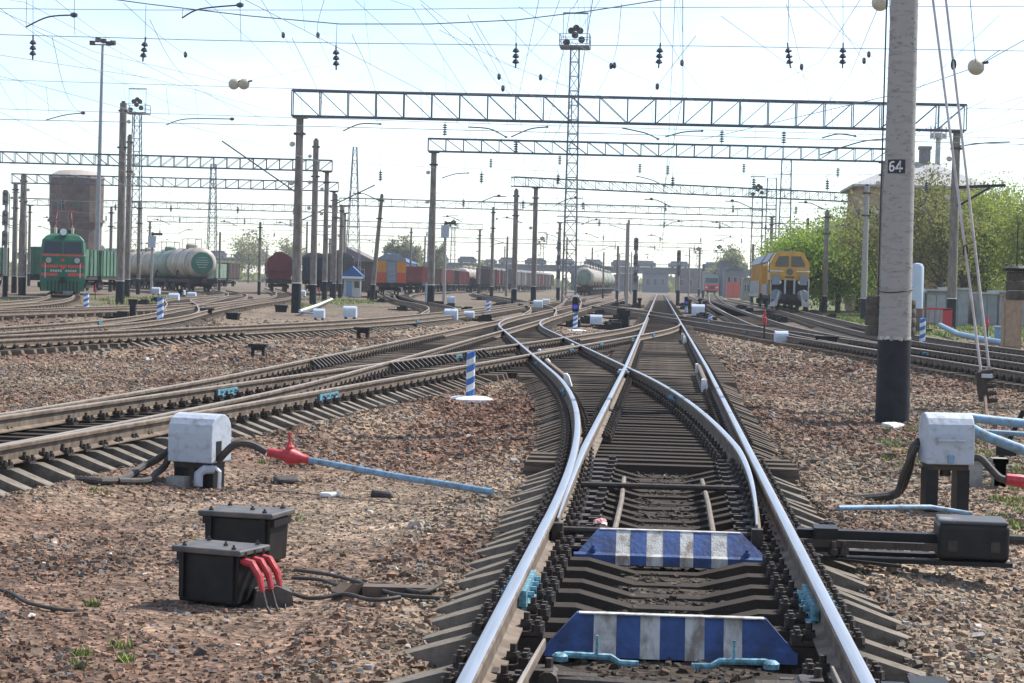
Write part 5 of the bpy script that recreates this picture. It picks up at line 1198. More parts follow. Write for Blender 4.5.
WAGG = mat('wagon_green', (0.07, 0.17, 0.11), 0.7, c2=(0.05, 0.09, 0.06), scale=0.8)
WAGPG = mat('wagon_pale_green', (0.30, 0.42, 0.32), 0.7, c2=(0.2, 0.28, 0.2), scale=0.8)
WAGB = mat('wagon_brown', (0.085, 0.055, 0.045), 0.8, c2=(0.05, 0.035, 0.03), scale=0.8)
WAGGR = mat('wagon_grey', (0.13, 0.13, 0.125), 0.8, c2=(0.08, 0.075, 0.07), scale=0.8)
ORANGE = mat('orange_paint', (0.62, 0.25, 0.03), 0.5, c2=(0.45, 0.17, 0.03), scale=0.7)
REDOR = mat('red_orange', (0.55, 0.10, 0.04), 0.5)
GREYP = mat('coach_grey', (0.22, 0.26, 0.31), 0.5, c2=(0.17, 0.19, 0.22), scale=1)
LIGHTG = mat('machine_grey', (0.42, 0.43, 0.44), 0.5, c2=(0.25, 0.25, 0.25), scale=2)
LOGO = mat('faded_white_lettering', (0.42, 0.50, 0.45), 0.6)

def heading(f, y): s = float(f(y + 3) - f(y - 3)) / 6; return -math.atan(s)
def veh(name, label, cat, f, y, group=None):
    x = float(f(y)); return thing(name, label, cat, (x, y, RAILZ), heading(f, y), group)
def bogies(r, ys, wb=1.85):
    for y in ys:
        b_ = MB().box((0, y, .62), (2.1, wb + .9, .28)).box((-1.0, y, .5), (.16, wb + .5, .4)).box((1.0, y, .5), (.16, wb + .5, .4)).build('bogie', UNDER, r)
        for dy in (-wb / 2, wb / 2):
            for sx in (-1, 1): MB().cyl((sx * .72, y + dy, .475), (sx * .86, y + dy, .475), .475, n=18).build('wheel', DARKI, b_)
def couplers(r, y0, y1):
    for y, s in ((y0, -1), (y1, 1)): MB().box((0, y + s * .3, 1.05), (.3, .7, .35)).box((0, y + s * .65, 1.05), (.42, .25, .45)).build('coupler', DARKI, r)
def buffers_frame(r, L, w_=2.9, z=1.15): MB().box((0, L / 2, z), (w_, L, .3)).box((0, .05, z - .02), (w_ + .1, .14, .5)).build('underframe', UNDER, r)

def tank(f, y, label, body=TANKB, endm=None, L=11.0, D=3.0, fine=True):
    r = veh('tank_wagon', label, 'tank wagon', f, y, 'tank wagons')
    buffers_frame(r, L + .9, 2.7, 1.05); bogies(r, (2.0, L - 1.2)); couplers(r, 0, L + .9)
    R_ = D / 2; zc = 1.25 + R_; prof = [(0.02, -.0), (R_ * .45, .03), (R_ * .72, .12), (R_ * .88, .28), (R_ * .97, .5), (R_, .75), (R_, L - .75), (R_ * .9, L - .3), (R_ * .5, L), (.02, L)]
    M = Matrix.Rotation(R(-90), 3, 'X')
    MB().lathe(prof, 32, (0, .45, zc), M).build('tank_shell', body, r, smooth_=True)
    if endm: MB().lathe([(0.02, -.03), (R_ * .45, 0.0), (R_ * .70, .085), (R_ * .71, .15)], 32, (0, .43, zc), M).build('painted_end', endm, r, smooth_=True)
    if endm == TANKG:
        pe_ = r.children[-1] if False else r
        for i, (w_, z) in enumerate(((.9, .55), (1.2, .3), (1.3, .08), (1.1, -.15), (.8, -.4))): MB().box((0, .40, zc + z), (w_, .02, .07)).build('stencil_line', LOGO, r)
    for yy in (1.6, L * .5, L - .9): MB().lathe([(R_ + .012, -.04), (R_ + .012, .04)], 32, (0, yy, zc), M).build('band', UNDER, r)
    MB().lathe([(.62, 0), (.62, .35), (.5, .45), (.1, .5)], 14, (0, L * .5 + .3, zc + R_ - .06)).build('dome_hatch', body, r)
    rl = MB()
    for sx in (-.7, .7):
        rl.bar((sx, L * .5 - 1.2, zc + R_ * .9), (sx, L * .5 - 1.2, zc + R_ + .9), .05).bar((sx, L * .5 + 1.8, zc + R_ * .9), (sx, L * .5 + 1.8, zc + R_ + .9), .05).bar((sx, L * .5 - 1.2, zc + R_ + .9), (sx, L * .5 + 1.8, zc + R_ + .9), .05)
    rl.bar((-.7, L * .5 - 1.2, zc + R_ + .9), (.7, L * .5 - 1.2, zc + R_ + .9), .05); rl.build('hatch_railing', UNDER, r)
    for sx in (-1, 1): MB().bar((sx * 1.62, L * .5, 1.2), (sx * .8, L * .5, zc + R_ * .9), .07).bar((sx * 1.62, L * .5 + .5, 1.2), (sx * .8, L * .5 + .5, zc + R_ * .9), .07).build('ladder', UNDER, r)
    return r
tank(xH, 197, 'nearest tank wagon, beige with a green painted end, left background', endm=TANKG, L=11.5, D=3.15)
tank(xH, 209, 'second tank wagon of the left train, behind the beige one with green end', body=TANKGB)
tank(xH, 221.5, 'third tank wagon of the left train, partly behind the tall pole')
tank(xH, 234, 'last visible tank wagon of the left train, nearest the lamp mast')
tank(xQ, 298, 'pale tank wagon with dull green end in the far centre', endm=TANKGB)
tank(xQ, 310.5, 'tank wagon directly behind the green ended one in the far centre', body=TANKB)
tank(xQ, 323, 'third tank wagon in the far centre row')
for i in range(7): tank(xQ, 335.5 + 12.5 * i, '%s tank wagon in the far centre row' % ('fourth', 'fifth', 'sixth', 'seventh', 'eighth', 'ninth', 'last')[i], body=(TANKB, TANKGB)[i % 2])
for i in range(7): tank(xP, 372 + 12.5 * i, ['first', 'second', 'third', 'fourth', 'fifth', 'sixth', 'last'][i] + ' of the small far beige tank wagons left of centre', body=TANKB)

def gondola(f, y, label, m, L=12.5, h=2.0, lidm=None, name='gondola_wagon', cat='wagon', ribs=True):
    r = veh(name, label, cat, f, y, 'freight wagons')
    buffers_frame(r, L, 2.9); bogies(r, (2.0, L - 2.0)); couplers(r, 0, L); z0, z1 = 1.3, 1.3 + h
    MB().box((0, .06, (z0 + z1) / 2), (3.0, .12, h)).build('end_wall', m, r); MB().box((0, L - .06, (z0 + z1) / 2), (3.0, .12, h)).build('end_wall', m, r)
    for sx in (-1, 1): MB().box((sx * 1.47, L / 2, (z0 + z1) / 2), (.08, L - .25, h)).build('side_wall', m, r)
    MB().box((0, L / 2, z0 + .05), (2.84, L - .25, .08)).build('floor', m, r)
    if ribs:
        for sx in (-1, 1):
            for i in range(8): MB().box((sx * 1.55, .5 + (L - 1) * i / 7, (z0 + z1) / 2), (.1, .16, h)).build('rib', m, r)
        for x in (-1.3, -.5, .5, 1.3): MB().box((x, -.04, (z0 + z1) / 2), (.13, .1, h)).build('rib', m, r)
        MB().box((0, -.04, z1 - .06), (3.1, .14, .14)).build('top_rail', m, r)
    return r
def boxcar(f, y, label, m, L=13.5, roofm=None, h=2.75):
    r = veh('boxcar', label, 'boxcar', f, y, 'freight wagons'); buffers_frame(r, L, 2.9); bogies(r, (2.2, L - 2.2)); couplers(r, 0, L)
    MB().box((0, L / 2, 1.3 + h / 2), (3.05, L, h)).build('body', m, r)
    pr = [(-1.56, 0), (1.56, 0), (1.4, .25), (.8, .5), (0, .6), (-.8, .5), (-1.4, .25)]; MB().prism(pr, -.1, L + .1, 'y', (0, 0, 1.3 + h + .003)).build('roof', roofm or WAGGR, r)
    for sx in (-1, 1):
        for i in range(9): MB().box((sx * 1.56, .4 + (L - .8) * i / 8, 1.3 + h / 2), (.08, .12, h)).build('rib', m, r)
        MB().box((sx * 1.60, L / 2, 1.3 + h * .47), (.06, 2.2, h * .9)).build('sliding_door', m, r)
    for x in (-1.1, -.37, .37, 1.1): MB().box((x, -.04, 1.3 + h / 2), (.12, .09, h - .1)).build('end_rib', m, r)
    return r
def hopper(f, y, label, m):
    r = veh('hopper_wagon', label, 'hopper wagon', f, y); L = 11.5; buffers_frame(r, L, 2.8); bogies(r, (1.9, L - 1.9)); couplers(r, 0, L)
    pr = [(-1.05, 1.3), (1.05, 1.3), (1.55, 2.2), (1.55, 3.3), (1.25, 4.0), (.55, 4.42), (-.55, 4.42), (-1.25, 4.0), (-1.55, 3.3), (-1.55, 2.2)]
    MB().prism(pr, .6, L - .6).build('body', m, r); MB().prism([(-1.5, 2.4), (1.5, 2.4), (1.5, 3.3), (1.2, 3.95), (.5, 4.35), (-.5, 4.35), (-1.2, 3.95), (-1.5, 3.3)], .3, .62).build('end_plate', m, r)
    MB().box((0, .45, 3.3), (3.16, .5, .12)).build('end_beam', m, r)
    for x in (-1.2, 1.2): MB().bar((x, .1, 1.2), (x, .35, 3.3), .12).build('end_post', m, r)
    for i in range(4): MB().cyl((0, 2 + i * 2.5, 4.4), (0, 2 + i * 2.5, 4.62), .5, n=12).build('roof_hatch', m, r)
    return r
hopper(xH2, 232, 'dark red hopper wagon end behind the nearest gantry leg', WAGR)
hopper(xH2, 245, 'brown hopper wagon coupled behind the dark red one', WAGB)
xfar = hermite([(250, -62), (290, -66.5), (340, -70)])
gondola(xfar, 282, 'pale green gondola wagon left of the dark red hopper', WAGPG, h=2.1)
gondola(xfar, 268, 'dark green gondola wagon right of the first tank wagon end', WAGG, L=12, h=2.4)
gondola(xfar, 296, 'brown gondola wagon beside the dark red hopper', WAGB, h=2.3)
xg = hermite([(130, -60), (165, -52.6), (230, -54)])
gondola(hermite([(140, -48.5), (200, -54), (260, -60)]), 160, 'dark green gondola wagon left of the locomotive', WAGG, L=13, h=2.3)
gondola(hermite([(140, -48.5), (200, -54), (260, -60)]), 174.5, 'second dark green gondola wagon behind the first, at the left edge', WAGG, L=13, h=2.3)
gondola(hermite([(120, -57), (260, -62)]), 158, 'dark green gondola wagon cut off by the left edge', WAGG, L=13, h=2.3)
for i in range(8): gondola(xP, 258 + 13.8 * i, 'bright red gondola wagon right of the orange coach, number %s from it' % ('one', 'two', 'three', 'four', 'five', 'six', 'seven', 'eight')[i], WAGRB if i not in (2, 5) else WAGB, h=2.15)
for i, (y, m) in enumerate(((372, WAGB), (386.5, WAGR), (401, WAGB), (430, WAGGR), (444.5, WAGGR), (459, WAGB), (473.5, WAGGR), (488, WAGB), (502.5, WAGR), (517, WAGB), (531.5, WAGGR), (546, WAGB))):
    boxcar(xO, y, 'dark boxcar in the far centre, %s of the row' % ('first', 'second', 'third', 'fourth', 'fifth', 'sixth', 'seventh', 'eighth', 'ninth', 'tenth', 'eleventh', 'last')[i], m)
xO2 = hermite([(440, -33), (480, -32.5), (560, -28)])

f3 = hermite([(225, -40.2), (300, -50.8)])
boxcar(f3, 236, 'dark blue boxcar glimpsed between the gantry poles', mat('wagon_blue', (0.05, 0.07, 0.10), .8)); boxcar(f3, 251, 'second dark blue boxcar behind the one between the gantry poles', MATS['wagon_blue'])
f4 = hermite([(200, -33.5), (300, -48)])
boxcar(f4, 228, 'dark wagon just left of the blue roofed kiosk', WAGGR)
swm = [MB().box((0, 0, .22), (.75, .45, .32)).box((-.75, 0, .15), (.8, .08, .08)).box((.1, 0, .42), (.5, .35, .09)).mesh('case', BLACK), MB().box((0, 0, .12), (1.9, .14, .1)).mesh('rod', DARKI), MB().box((0, 0, .45), (.28, .28, .9)).box((0, 0, .95), (.45, .2, .25)).mesh('lever_stand', BLACK)]
rq = random.Random(8); cnt = 0; SWL = []
while cnt < 64:
    k = rq.choice('ACGHNJKLIOQ'); Y = rq.uniform(82, 215); f = TRK[k][0]
    if not (TRK[k][1] < Y < TRK[k][2]): continue
    x = float(f(Y)) + rq.choice((-1, 1)) * rq.uniform(1.9, 2.5)
    if trackdist(x, Y) < 1.8 or not (-.36 * Y < x < .12 * Y): continue
    r = thing('switch_motor', '', 'switch motor', (x, Y, float(gz(x, Y))), rq.uniform(-.2, .2), 'dark switch motors'); SWL.append((k, x > float(f(Y)), Y, r))
    obj('case', swm[0], r); obj('rod', swm[1], r, (0, .3, 0))
    r.scale = (.85,) * 3
    if cnt % 7 == 0: obj('lever_stand', swm[2], r, (.5, .5, 0))
    cnt += 1
SHORT = dict(A='the main track', C='the track left of the main one', G='the lone left track', H='the tank wagon track', N='the coach track', J='the dark right hand track', K='the track right of the main one', L='the track machine track', I='the track before the locomotive', O='the boxcar track', Q='the far tank wagon track')
ORD = ['nearest', 'second nearest', 'third nearest', 'fourth nearest', 'fifth nearest', 'sixth nearest', 'seventh nearest', 'eighth nearest', 'ninth nearest', 'tenth nearest']
for k in SHORT:
    for rt in (False, True):
        for i, a in enumerate(sorted([q for q in SWL if q[0] == k and q[1] == rt], key=lambda q: q[2])): a[3]['label'] = 'dark switch motor %s of %s, %s' % ('right' if rt else 'left', SHORT[k], ORD[min(i, 9)])
# orange and grey coach
r = veh('service_coach', 'orange, red and grey coach end in the left centre background', 'coach', xN, 215); L = 22
buffers_frame(r, L, 2.9, 1.1); bogies(r, (3, L - 3), 2.4); couplers(r, 0, L)
MB().box((0, L / 2, 2.45), (3.1, L, 2.5)).build('body', GREYP, r)
MB().prism([(-1.56, 0), (1.56, 0), (1.45, .3), (.9, .62), (0, .75), (-.9, .62), (-1.45, .3)], -.1, L + .1, 'y', (0, 0, 3.703)).build('roof', GREYP, r)
for sx in (-1, 1):
    MB().box((sx * 1.05, -.02, 3.05), (.95, .05, 1.25)).build('orange_panel', ORANGE, r); MB().box((sx * 1.05, -.02, 1.85), (.95, .05, 1.13)).build('red_panel', REDOR, r)
    MB().box((sx * 1.56, L / 2, 3.05), (.04, L - .2, 1.0)).build('side_stripe', ORANGE, r); MB().box((sx * 1.56, L / 2, 1.85), (.04, L - .2, 1.1)).build('side_stripe', REDOR, r)
    for i in range(9): MB().box((sx * 1.585, 1.8 + i * 2.3, 3.0), (.03, 1.1, .75)).build('window', GLASS, r)
MB().box((0, -.05, 2.45), (.9, .1, 2.3)).build('gangway_door', GREYP, r)
for z in (1.7, 2.3, 2.9): MB().box((0, -.11, z), (.85, .02, .05)).build('door_rib', LIGHTG, r)

# green electric locomotive
r = veh('electric_locomotive', 'green electric locomotive with red stripes and raised current collector at the left', 'locomotive', xM, 138); L = 16
buffers_frame(r, L, 2.9, 1.05); bogies(r, (3.2, L - 3.2), 3.0)
def slab(prof, y0, y1, m, nm, dy_top=0.0):
    return MB().prism(prof, y0, y1).build(nm, m, r)
W = 1.56
MB().box((0, L / 2 + .4, 2.15), (2 * W, L - .8, 2.0)).build('body', GREENL, r)
# cab front: lower nose, raked windscreen, rounded roof
V = []; sec = [(.0, 1.15, W), (-.02, 2.75, W), (.03, 2.82, W), (.42, 3.85, W * .93), (.62, 4.15, W * .75), (.9, 4.32, W * .5)]
for y, z, hw in sec: V += [(-hw, y, z), (-hw * .93, y - .12, z), (hw * .93, y - .12, z), (hw, y, z), (hw, 1.6, z), (-hw, 1.6, z)]
F = [(i * 6 + j, i * 6 + (j + 1) % 6, (i + 1) * 6 + (j + 1) % 6, (i + 1) * 6 + j) for i in range(len(sec) - 1) for j in range(6)] + [tuple(range(30, 36)), (5, 4, 3, 2, 1, 0)]
MB().add(V, F).build('cab', GREENL, r)
MB().prism([(-W, 3.15), (W, 3.15), (W * .95, 3.85), (W * .7, 4.2), (0, 4.35), (-W * .7, 4.2), (-W * .95, 3.85)], 1.6, L - .2).build('roof', mat('loco_roof', (0.10, 0.13, 0.10), 0.7), r)
for sx in (-1, 1):
    MB().add([(sx * .08, -.075, 2.92), (sx * 1.32, -.07, 2.92), (sx * 1.22, .21, 3.72), (sx * .08, .205, 3.72), (sx * .08, .0, 2.92), (sx * 1.32, .0, 2.92), (sx * 1.22, .3, 3.72), (sx * .08, .3, 3.72)], [(0, 1, 2, 3), (4, 7, 6, 5), (0, 4, 5, 1), (2, 6, 7, 3), (1, 5, 6, 2), (0, 3, 7, 4)]).build('windscreen', GLASS, r)
    MB().lathe([(.17, 0), (.2, .06), (.2, .12)], 12, (sx * .98, -.14, 2.42), Matrix.Rotation(R(90), 3, 'X')).build('buffer_light', LIGHTG, r)
    MB().lathe([(.1, 0), (.12, .05), (.12, .08)], 10, (sx * 1.28, -.14, 2.18), Matrix.Rotation(R(90), 3, 'X')).build('marker_light', RED, r)
    MB().bar((sx * 1.2, -.3, 1.0), (sx * 1.2, -.3, 2.2), .04).build('hand_rail', WHITE, r)
for z, h in ((2.78, .13), (2.0, .2), (1.42, .22)):
    for x0, x1 in ((-W * .93, W * .93),) if z > 2.5 else ((-W * .93, -.35), (.35, W * .93)): MB().box(((x0 + x1) / 2, -.125, z), (x1 - x0, .03, h)).build('red_stripe', REDS, r)
MB().prism([(-.3, 2.0), (0, 1.75), (.3, 2.0), (.22, 2.1), (-.22, 2.1)], -.145, -.11).build('red_chevron', REDS, r)
MB().lathe([(.02, 0), (.13, .01), (.13, .05)], 5, (0, -.12, 2.45), Matrix.Rotation(R(90), 3, 'X')).build('star_emblem', REDS, r)
for x0_, n_ in ((-.85, 5), (.17, 5)):
    mb = MB()
    for i in range(n_): mb.prism([(0, 0), (.10, 0), (.12, .06), (.12, .17), (.03, .17), (0, .1)], -.145, -.12, 'y', (x0_ + i * .165, 0, 1.6)); mb.box((x0_ + i * .165 + .13, -.13, 1.62), (.03, .02, .03))
    tag(mb.build('number_lettering', LOGO, r), kind='stuff')
MB().prism([(-1.45, .25), (1.45, .25), (1.56, 1.15), (-1.56, 1.15)], -.35, -.1).build('snow_plough', GREENL, r)
mb = MB()
for i in range(9): mb.box((-1.0 + i * .25, -.38, .62), (.07, .05, .7))
mb.build('plough_bars', BLACK, r); MB().box((0, -.55, 1.05), (.36, .6, .4)).build('coupler', BLACK, r)
MB().lathe([(.2, 0), (.24, .08), (.24, .2)], 12, (0, .25, 4.42), Matrix.Rotation(R(90), 3, 'X')).build('headlamp', WHITE, r)
MB().box((0, .35, 4.38), (.6, .5, .25)).build('headlamp_housing', GREENL, r)
PB = mat('collector_red', (0.30, 0.09, 0.08), 0.6); zz = 4.55
for sx in (-.6, .6):
    MB().cyl((sx, 2.4, 4.3), (sx, 2.4, 4.8), .1, n=8).cyl((sx, 4.2, 4.3), (sx, 4.2, 4.8), .1, n=8).build('roof_insulator', GLASSI, r)
    MB().bar((sx, 2.4, 4.8), (sx, 4.2, 4.8), .08).bar((sx, 4.0, 4.8), (sx * .9, 2.3, 5.35), .05).bar((sx * .9, 2.3, 5.35), (sx * .8, 3.6, 5.95), .05).bar((sx, 2.6, 4.8), (sx * .9, 4.5, 5.35), .05).bar((sx * .9, 4.5, 5.35), (sx * .8, 3.4, 5.95), .05).build('collector_frame', PB, r)
MB().tube([(-1.0, 3.5, 5.85), (-.7, 3.5, 6.0), (.7, 3.5, 6.0), (1.0, 3.5, 5.85)], .035, 6).build('collector_bow', PB, r)
for y in (6, 8, 10): MB().box((0, y, 4.5), (1.6, 1.2, .35)).build('roof_box', UNDER, r)

# orange track machine
r = veh('track_machine', 'orange and grey track maintenance machine with slanted cab windows on the right', 'track machine', xL, 155); L = 13
OR2 = mat('machine_orange', (0.60, 0.33, 0.04), 0.5, c2=(0.42, 0.21, 0.03), scale=1.0)
buffers_frame(r, L, 2.9, 1.0); bogies(r, (2.8, L - 2.5)); 
cabp = [(-1.5, 2.3), (1.5, 2.3), (1.5, 3.6), (1.05, 4.42), (.7, 4.5), (-.7, 4.5), (-1.05, 4.42), (-1.5, 3.6)]
MB().prism(cabp, 0.0, 3.2).build('cab', OR2, r)
MB().prism([(a * .99, b_ * .995 if b_ > 2.4 else 1.1) for a, b_ in cabp], 3.2, L).build('engine_house', OR2, r)
MB().prism([(-1.56, 3.75), (-1.1, 4.5), (-.7, 4.6), (.7, 4.6), (1.1, 4.5), (1.56, 3.75), (1.5, 3.7), (-1.5, 3.7)], 3.3, L + .1).build('roof', GREYP, r)
for sx in (-1, 1):
    MB().prism([(sx * .10, 3.35), (sx * 1.12, 3.35), (sx * 1.12, 3.62), (sx * .82, 4.15), (sx * .10, 4.15)], -.05, .03).build('cab_window', GLASS, r)
    MB().box((sx * 1.53, 1.6, 3.3), (.05, 1.6, .8)).build('side_window', GLASS, r)
    MB().box((sx * 1.53, L / 2 + 1.5, 1.6), (.06, L - 4, .8)).build('side_skirt', GREYP, r)
    MB().box((sx * 1.05, -.15, 2.35), (.55, .5, .8)).build('mirror_box', GREYP, r)
    MB().tube([(sx * 1.4, -.4, .5), (sx * 1.45, -.45, 2.4)], .05, 6).build('hand_rail', LIGHTG, r)
    MB().prism([(sx * .95, .35), (sx * 1.5, .25), (sx * 1.5, .5), (sx * 1.1, .8), (sx * .85, 1.5), (sx * .75, 1.5)], -.9, -.6).build('plough_share', LIGHTG, r)
    MB().box((sx * .35, -.3, 1.7), (.14, .4, 1.4)).build('lift_column', LIGHTG, r)
    MB().lathe([(.42, -.12), (.45, 0), (.42, .12)], 16, (sx * 1.0, -.35, 1.15), Matrix.Rotation(R(90), 3, 'X')).build('round_frame', GREYP, r)
    MB().lathe([(.1, 0), (.14, .1)], 10, (sx * .75, -.2, 2.15), Matrix.Rotation(R(90), 3, 'X')).build('headlight', WHITE, r)
MB().box((0, .3, 1.75), (2.7, .4, 1.1)).build('front_bulkhead', UNDER, r)
MB().lathe([(.02, 0), (.26, .01), (.26, .05)], 16, (0, -.01, 2.95), Matrix.Rotation(R(90), 3, 'X')).build('round_emblem', mat('emblem_grey', (0.12, 0.14, 0.12), 0.5), r)
MB().box((0, -.03, 2.55), (.7, .03, .09)).build('name_strip', UNDER, r)
MB().box((0, -.55, 1.0), (1.2, .5, .5)).box((0, -.85, 1.0), (.4, .4, .45)).build('coupler_beam', UNDER, r)
MB().tube([(-1.5, -.1, 2.98), (-.5, -.14, 2.98)], .04, 5).tube([(.5, -.14, 2.98), (1.5, -.1, 2.98)], .04, 5).build('front_rail', WHITE, r)
for i in range(7): MB().box((-1.56, 4 + i * 1.3, 2.7), (.05, .12, 1.5)).build('panel_rib', OR2, r)
r = veh('work_wagon', 'orange sided work wagon with grey lower skirt behind the track machine', 'wagon', xL, 169.5); L = 14
buffers_frame(r, L, 2.9, 1.0); bogies(r, (2.5, L - 2.5)); MB().prism([(-1.5, 1.2), (1.5, 1.2), (1.5, 3.7), (1.0, 4.4), (-1.0, 4.4), (-1.5, 3.7)], 0, L).build('body', OR2, r)
MB().prism([(-1.56, 3.72), (-1.04, 4.46), (1.04, 4.46), (1.56, 3.72), (1.5, 3.66), (-1.5, 3.66)], -.1, L + .1, 'y').build('roof', GREYP, r)
MB().box((-1.53, L / 2, 1.75), (.06, L, 1.0)).build('skirt', GREYP, r); MB().box((-1.58, L / 2, 1.05), (.12, L, .25)).build('step_board', LIGHTG, r)
for i in range(8): MB().box((-1.54, .6 + i * 1.8, 3.0), (.05, .14, 1.4)).build('panel_rib', OR2, r)

# red fronted train far away
r = veh('electric_train', 'small far electric train with red lower front and grey top', 'train', xE, 478); L = 21
buffers_frame(r, L, 3.1, 1.0); bogies(r, (3, L - 3), 2.4)
GT = mat('train_blue_grey', (0.20, 0.27, 0.33), 0.5); 
MB().box((0, L / 2, 2.2), (3.5, L, 2.2)).build('body', GT, r); MB().prism([(-1.75, 3.3), (1.75, 3.3), (1.7, 4.2), (1.2, 4.75), (-1.2, 4.75), (-1.7, 4.2)], .05, L).build('upper_body', GT, r)
MB().box((0, -.06, 1.75), (3.5, .12, 1.4)).build('red_front', mat('train_red', (0.70, 0.03, 0.04), 0.5), r); MB().box((0, -.1, 3.4), (2.9, .2, 1.1)).build('windscreen', GLASS, r)
MB().prism([(-.9, 2.1), (-.5, 1.6), (-.9, 1.3), (.9, 1.3), (.5, 1.6), (.9, 2.1)], -.16, -.1).build('dark_emblem', UNDER, r)
for sx in (-1, 1): MB().box((sx * 1.3, -.14, 1.75), (.35, .06, .3)).build('headlight', WHITE, r)
MB().bar((-.7, 3, 4.75), (0, 3.6, 5.8), .06).bar((.7, 3, 4.75), (0, 3.6, 5.8), .06).bar((-.9, 3.6, 5.8), (.9, 3.6, 5.8), .08).build('current_collector', PB, r)

# ------------------------------------------------------------------ buildings and structures
def facade(r, x0, x1, y, z0, z1, nx_, nz_, wfrac=.45, hfrac=.5, m=None, fm=None):
    for j in range(nz_):
        for i in range(nx_):
            cx = x0 + (x1 - x0) * (i + .5) / nx_; cz = z0 + (z1 - z0) * (j + .5) / nz_; w_ = (x1 - x0) / nx_ * wfrac; h = (z1 - z0) / nz_ * hfrac
            f_ = MB().box((cx, y - .04, cz), (w_ + .16, .1, h + .16)).build('window', fm or LIGHTG, r); MB().box((cx, y - .08, cz), (w_, .06, h)).build('pane', m or GLASS, f_)
# brick water tower
BR = mat('tower_brick', (0.165, 0.125, 0.105), 0.9, c2=(0.09, 0.066, 0.056), scale=0.7, amount=0.6, bump=.3, bscale=8)
Y = 262; q = S(75, 290, Y); zt = S(75, 178, Y).z; r = thing('water_tower', 'brown brick water tower behind the green locomotive', 'water tower', (q.x, Y, -.1)); hw = 27 * Y / 2000
MB().lathe([(hw * .98, -.5), (hw * .95, .4), (hw * .95, zt * .55), (hw * 1.0, zt * .60), (hw * 1.01, zt)], 24).build('brick_shaft', BR, r)
MB().lathe([(hw * 1.04, zt), (hw * 1.04, zt + .3), (hw * .7, zt + 1.0), (.2, zt + 1.25)], 24).build('roof', mat('tower_roof', (0.42, 0.37, 0.32), 0.8), r)
MB().lathe([(hw * 1.06, zt * .60), (hw * 1.06, zt * .625)], 24).build('string_course', BR, r)
for i, a in enumerate((-1.9, -1.2)):
    for z in (.2, .42, .75): MB().box((hw * .99 * math.cos(a), hw * .99 * math.sin(a), zt * z), (.9, .5, 1.3), a + math.pi / 2).build('window', GLASS, r)
# flyover
Y = 700; zb = 8.3; x0, x1 = -230, 62; r = thing('road_flyover', 'long grey road flyover crossing the whole background', 'bridge', (x0, Y, 0)); CB = mat('bridge_concrete', (0.15, 0.155, 0.16), 0.9, c2=(0.10, 0.10, 0.105), scale=.1)
MB().box(((x0 + x1) / 2, Y, zb - 1.0), (x1 - x0, 13, 1.9)).build('deck', CB, r, world=True); MB().box(((x0 + x1) / 2, Y - 6.7, zb + .05), (x1 - x0, .35, .5)).build('edge_beam', CB, r, world=True)
for i in range(11):
    x = x0 + 12 + i * 26.5; MB().box((x, Y, 3.1), (1.6, 1.6, 6.6)).box((x, Y, 6.1), (2.2, 12, .7)).build('pier', CB, r, world=True)
mb = MB()
for i in range(int((x1 - x0) / 2.5)): mb.bar((x0 + i * 2.5, Y - 6.6, zb + .3), (x0 + i * 2.5, Y - 6.6, zb + 1.3), .12)
mb.bar((x0, Y - 6.6, zb + 1.3), (x1, Y - 6.6, zb + 1.3), .14); tag(mb.build('railing', CB, r, world=True), kind='stuff')
CARC = [mat('car_grey_%d' % i, c, .4) for i, c in enumerate(((0.16, 0.17, 0.19), (0.24, 0.25, 0.27), (0.11, 0.12, 0.14)))]
i = 0; x = x0 + 8
wd_ = ['first', 'second', 'third', 'fourth', 'fifth', 'sixth', 'seventh', 'eighth', 'ninth', 'tenth', 'eleventh', 'twelfth', 'thirteenth', 'fourteenth', 'fifteenth', 'sixteenth', 'seventeenth', 'eighteenth', 'nineteenth', 'twentieth', 'twenty-first', 'twenty-second', 'twenty-third', 'twenty-fourth', 'twenty-fifth', 'twenty-sixth', 'twenty-seventh', 'twenty-eighth', 'twenty-ninth', 'thirtieth', 'thirty-first', 'thirty-second']
while x < x1 - 8 and i < 32:
    ln = random.choice((4.4, 6.5, 6.5, 7.5)); h = 1.3 if ln < 5 else 2.0; v = thing('road_vehicle', 'grey vehicle queuing on the flyover, %s from the left' % wd_[i], 'vehicle', (x, Y - 4, zb - .05), 0, 'vehicles on the flyover')
    MB().box((0, 0, .45 + h * .36), (ln, 2, h * .72)).build('body', CARC[i % 3], v); MB().prism([(-ln * .42, 0), (ln * .42, 0), (ln * .36, h * .35), (-ln * .36, h * .35)], -.9, .9, 'y', (0, 0, .45 + h * .72)).build('upper_body', CARC[(i + 1) % 3], v)
    for wx in (-ln * .3, ln * .3): MB().cyl((wx, -1.02, .42), (wx, -.8, .42), .42, n=12).build('wheel', UNDER, v)
    x += ln + random.uniform(1.6, 4.5); i += 1
MB_ = None
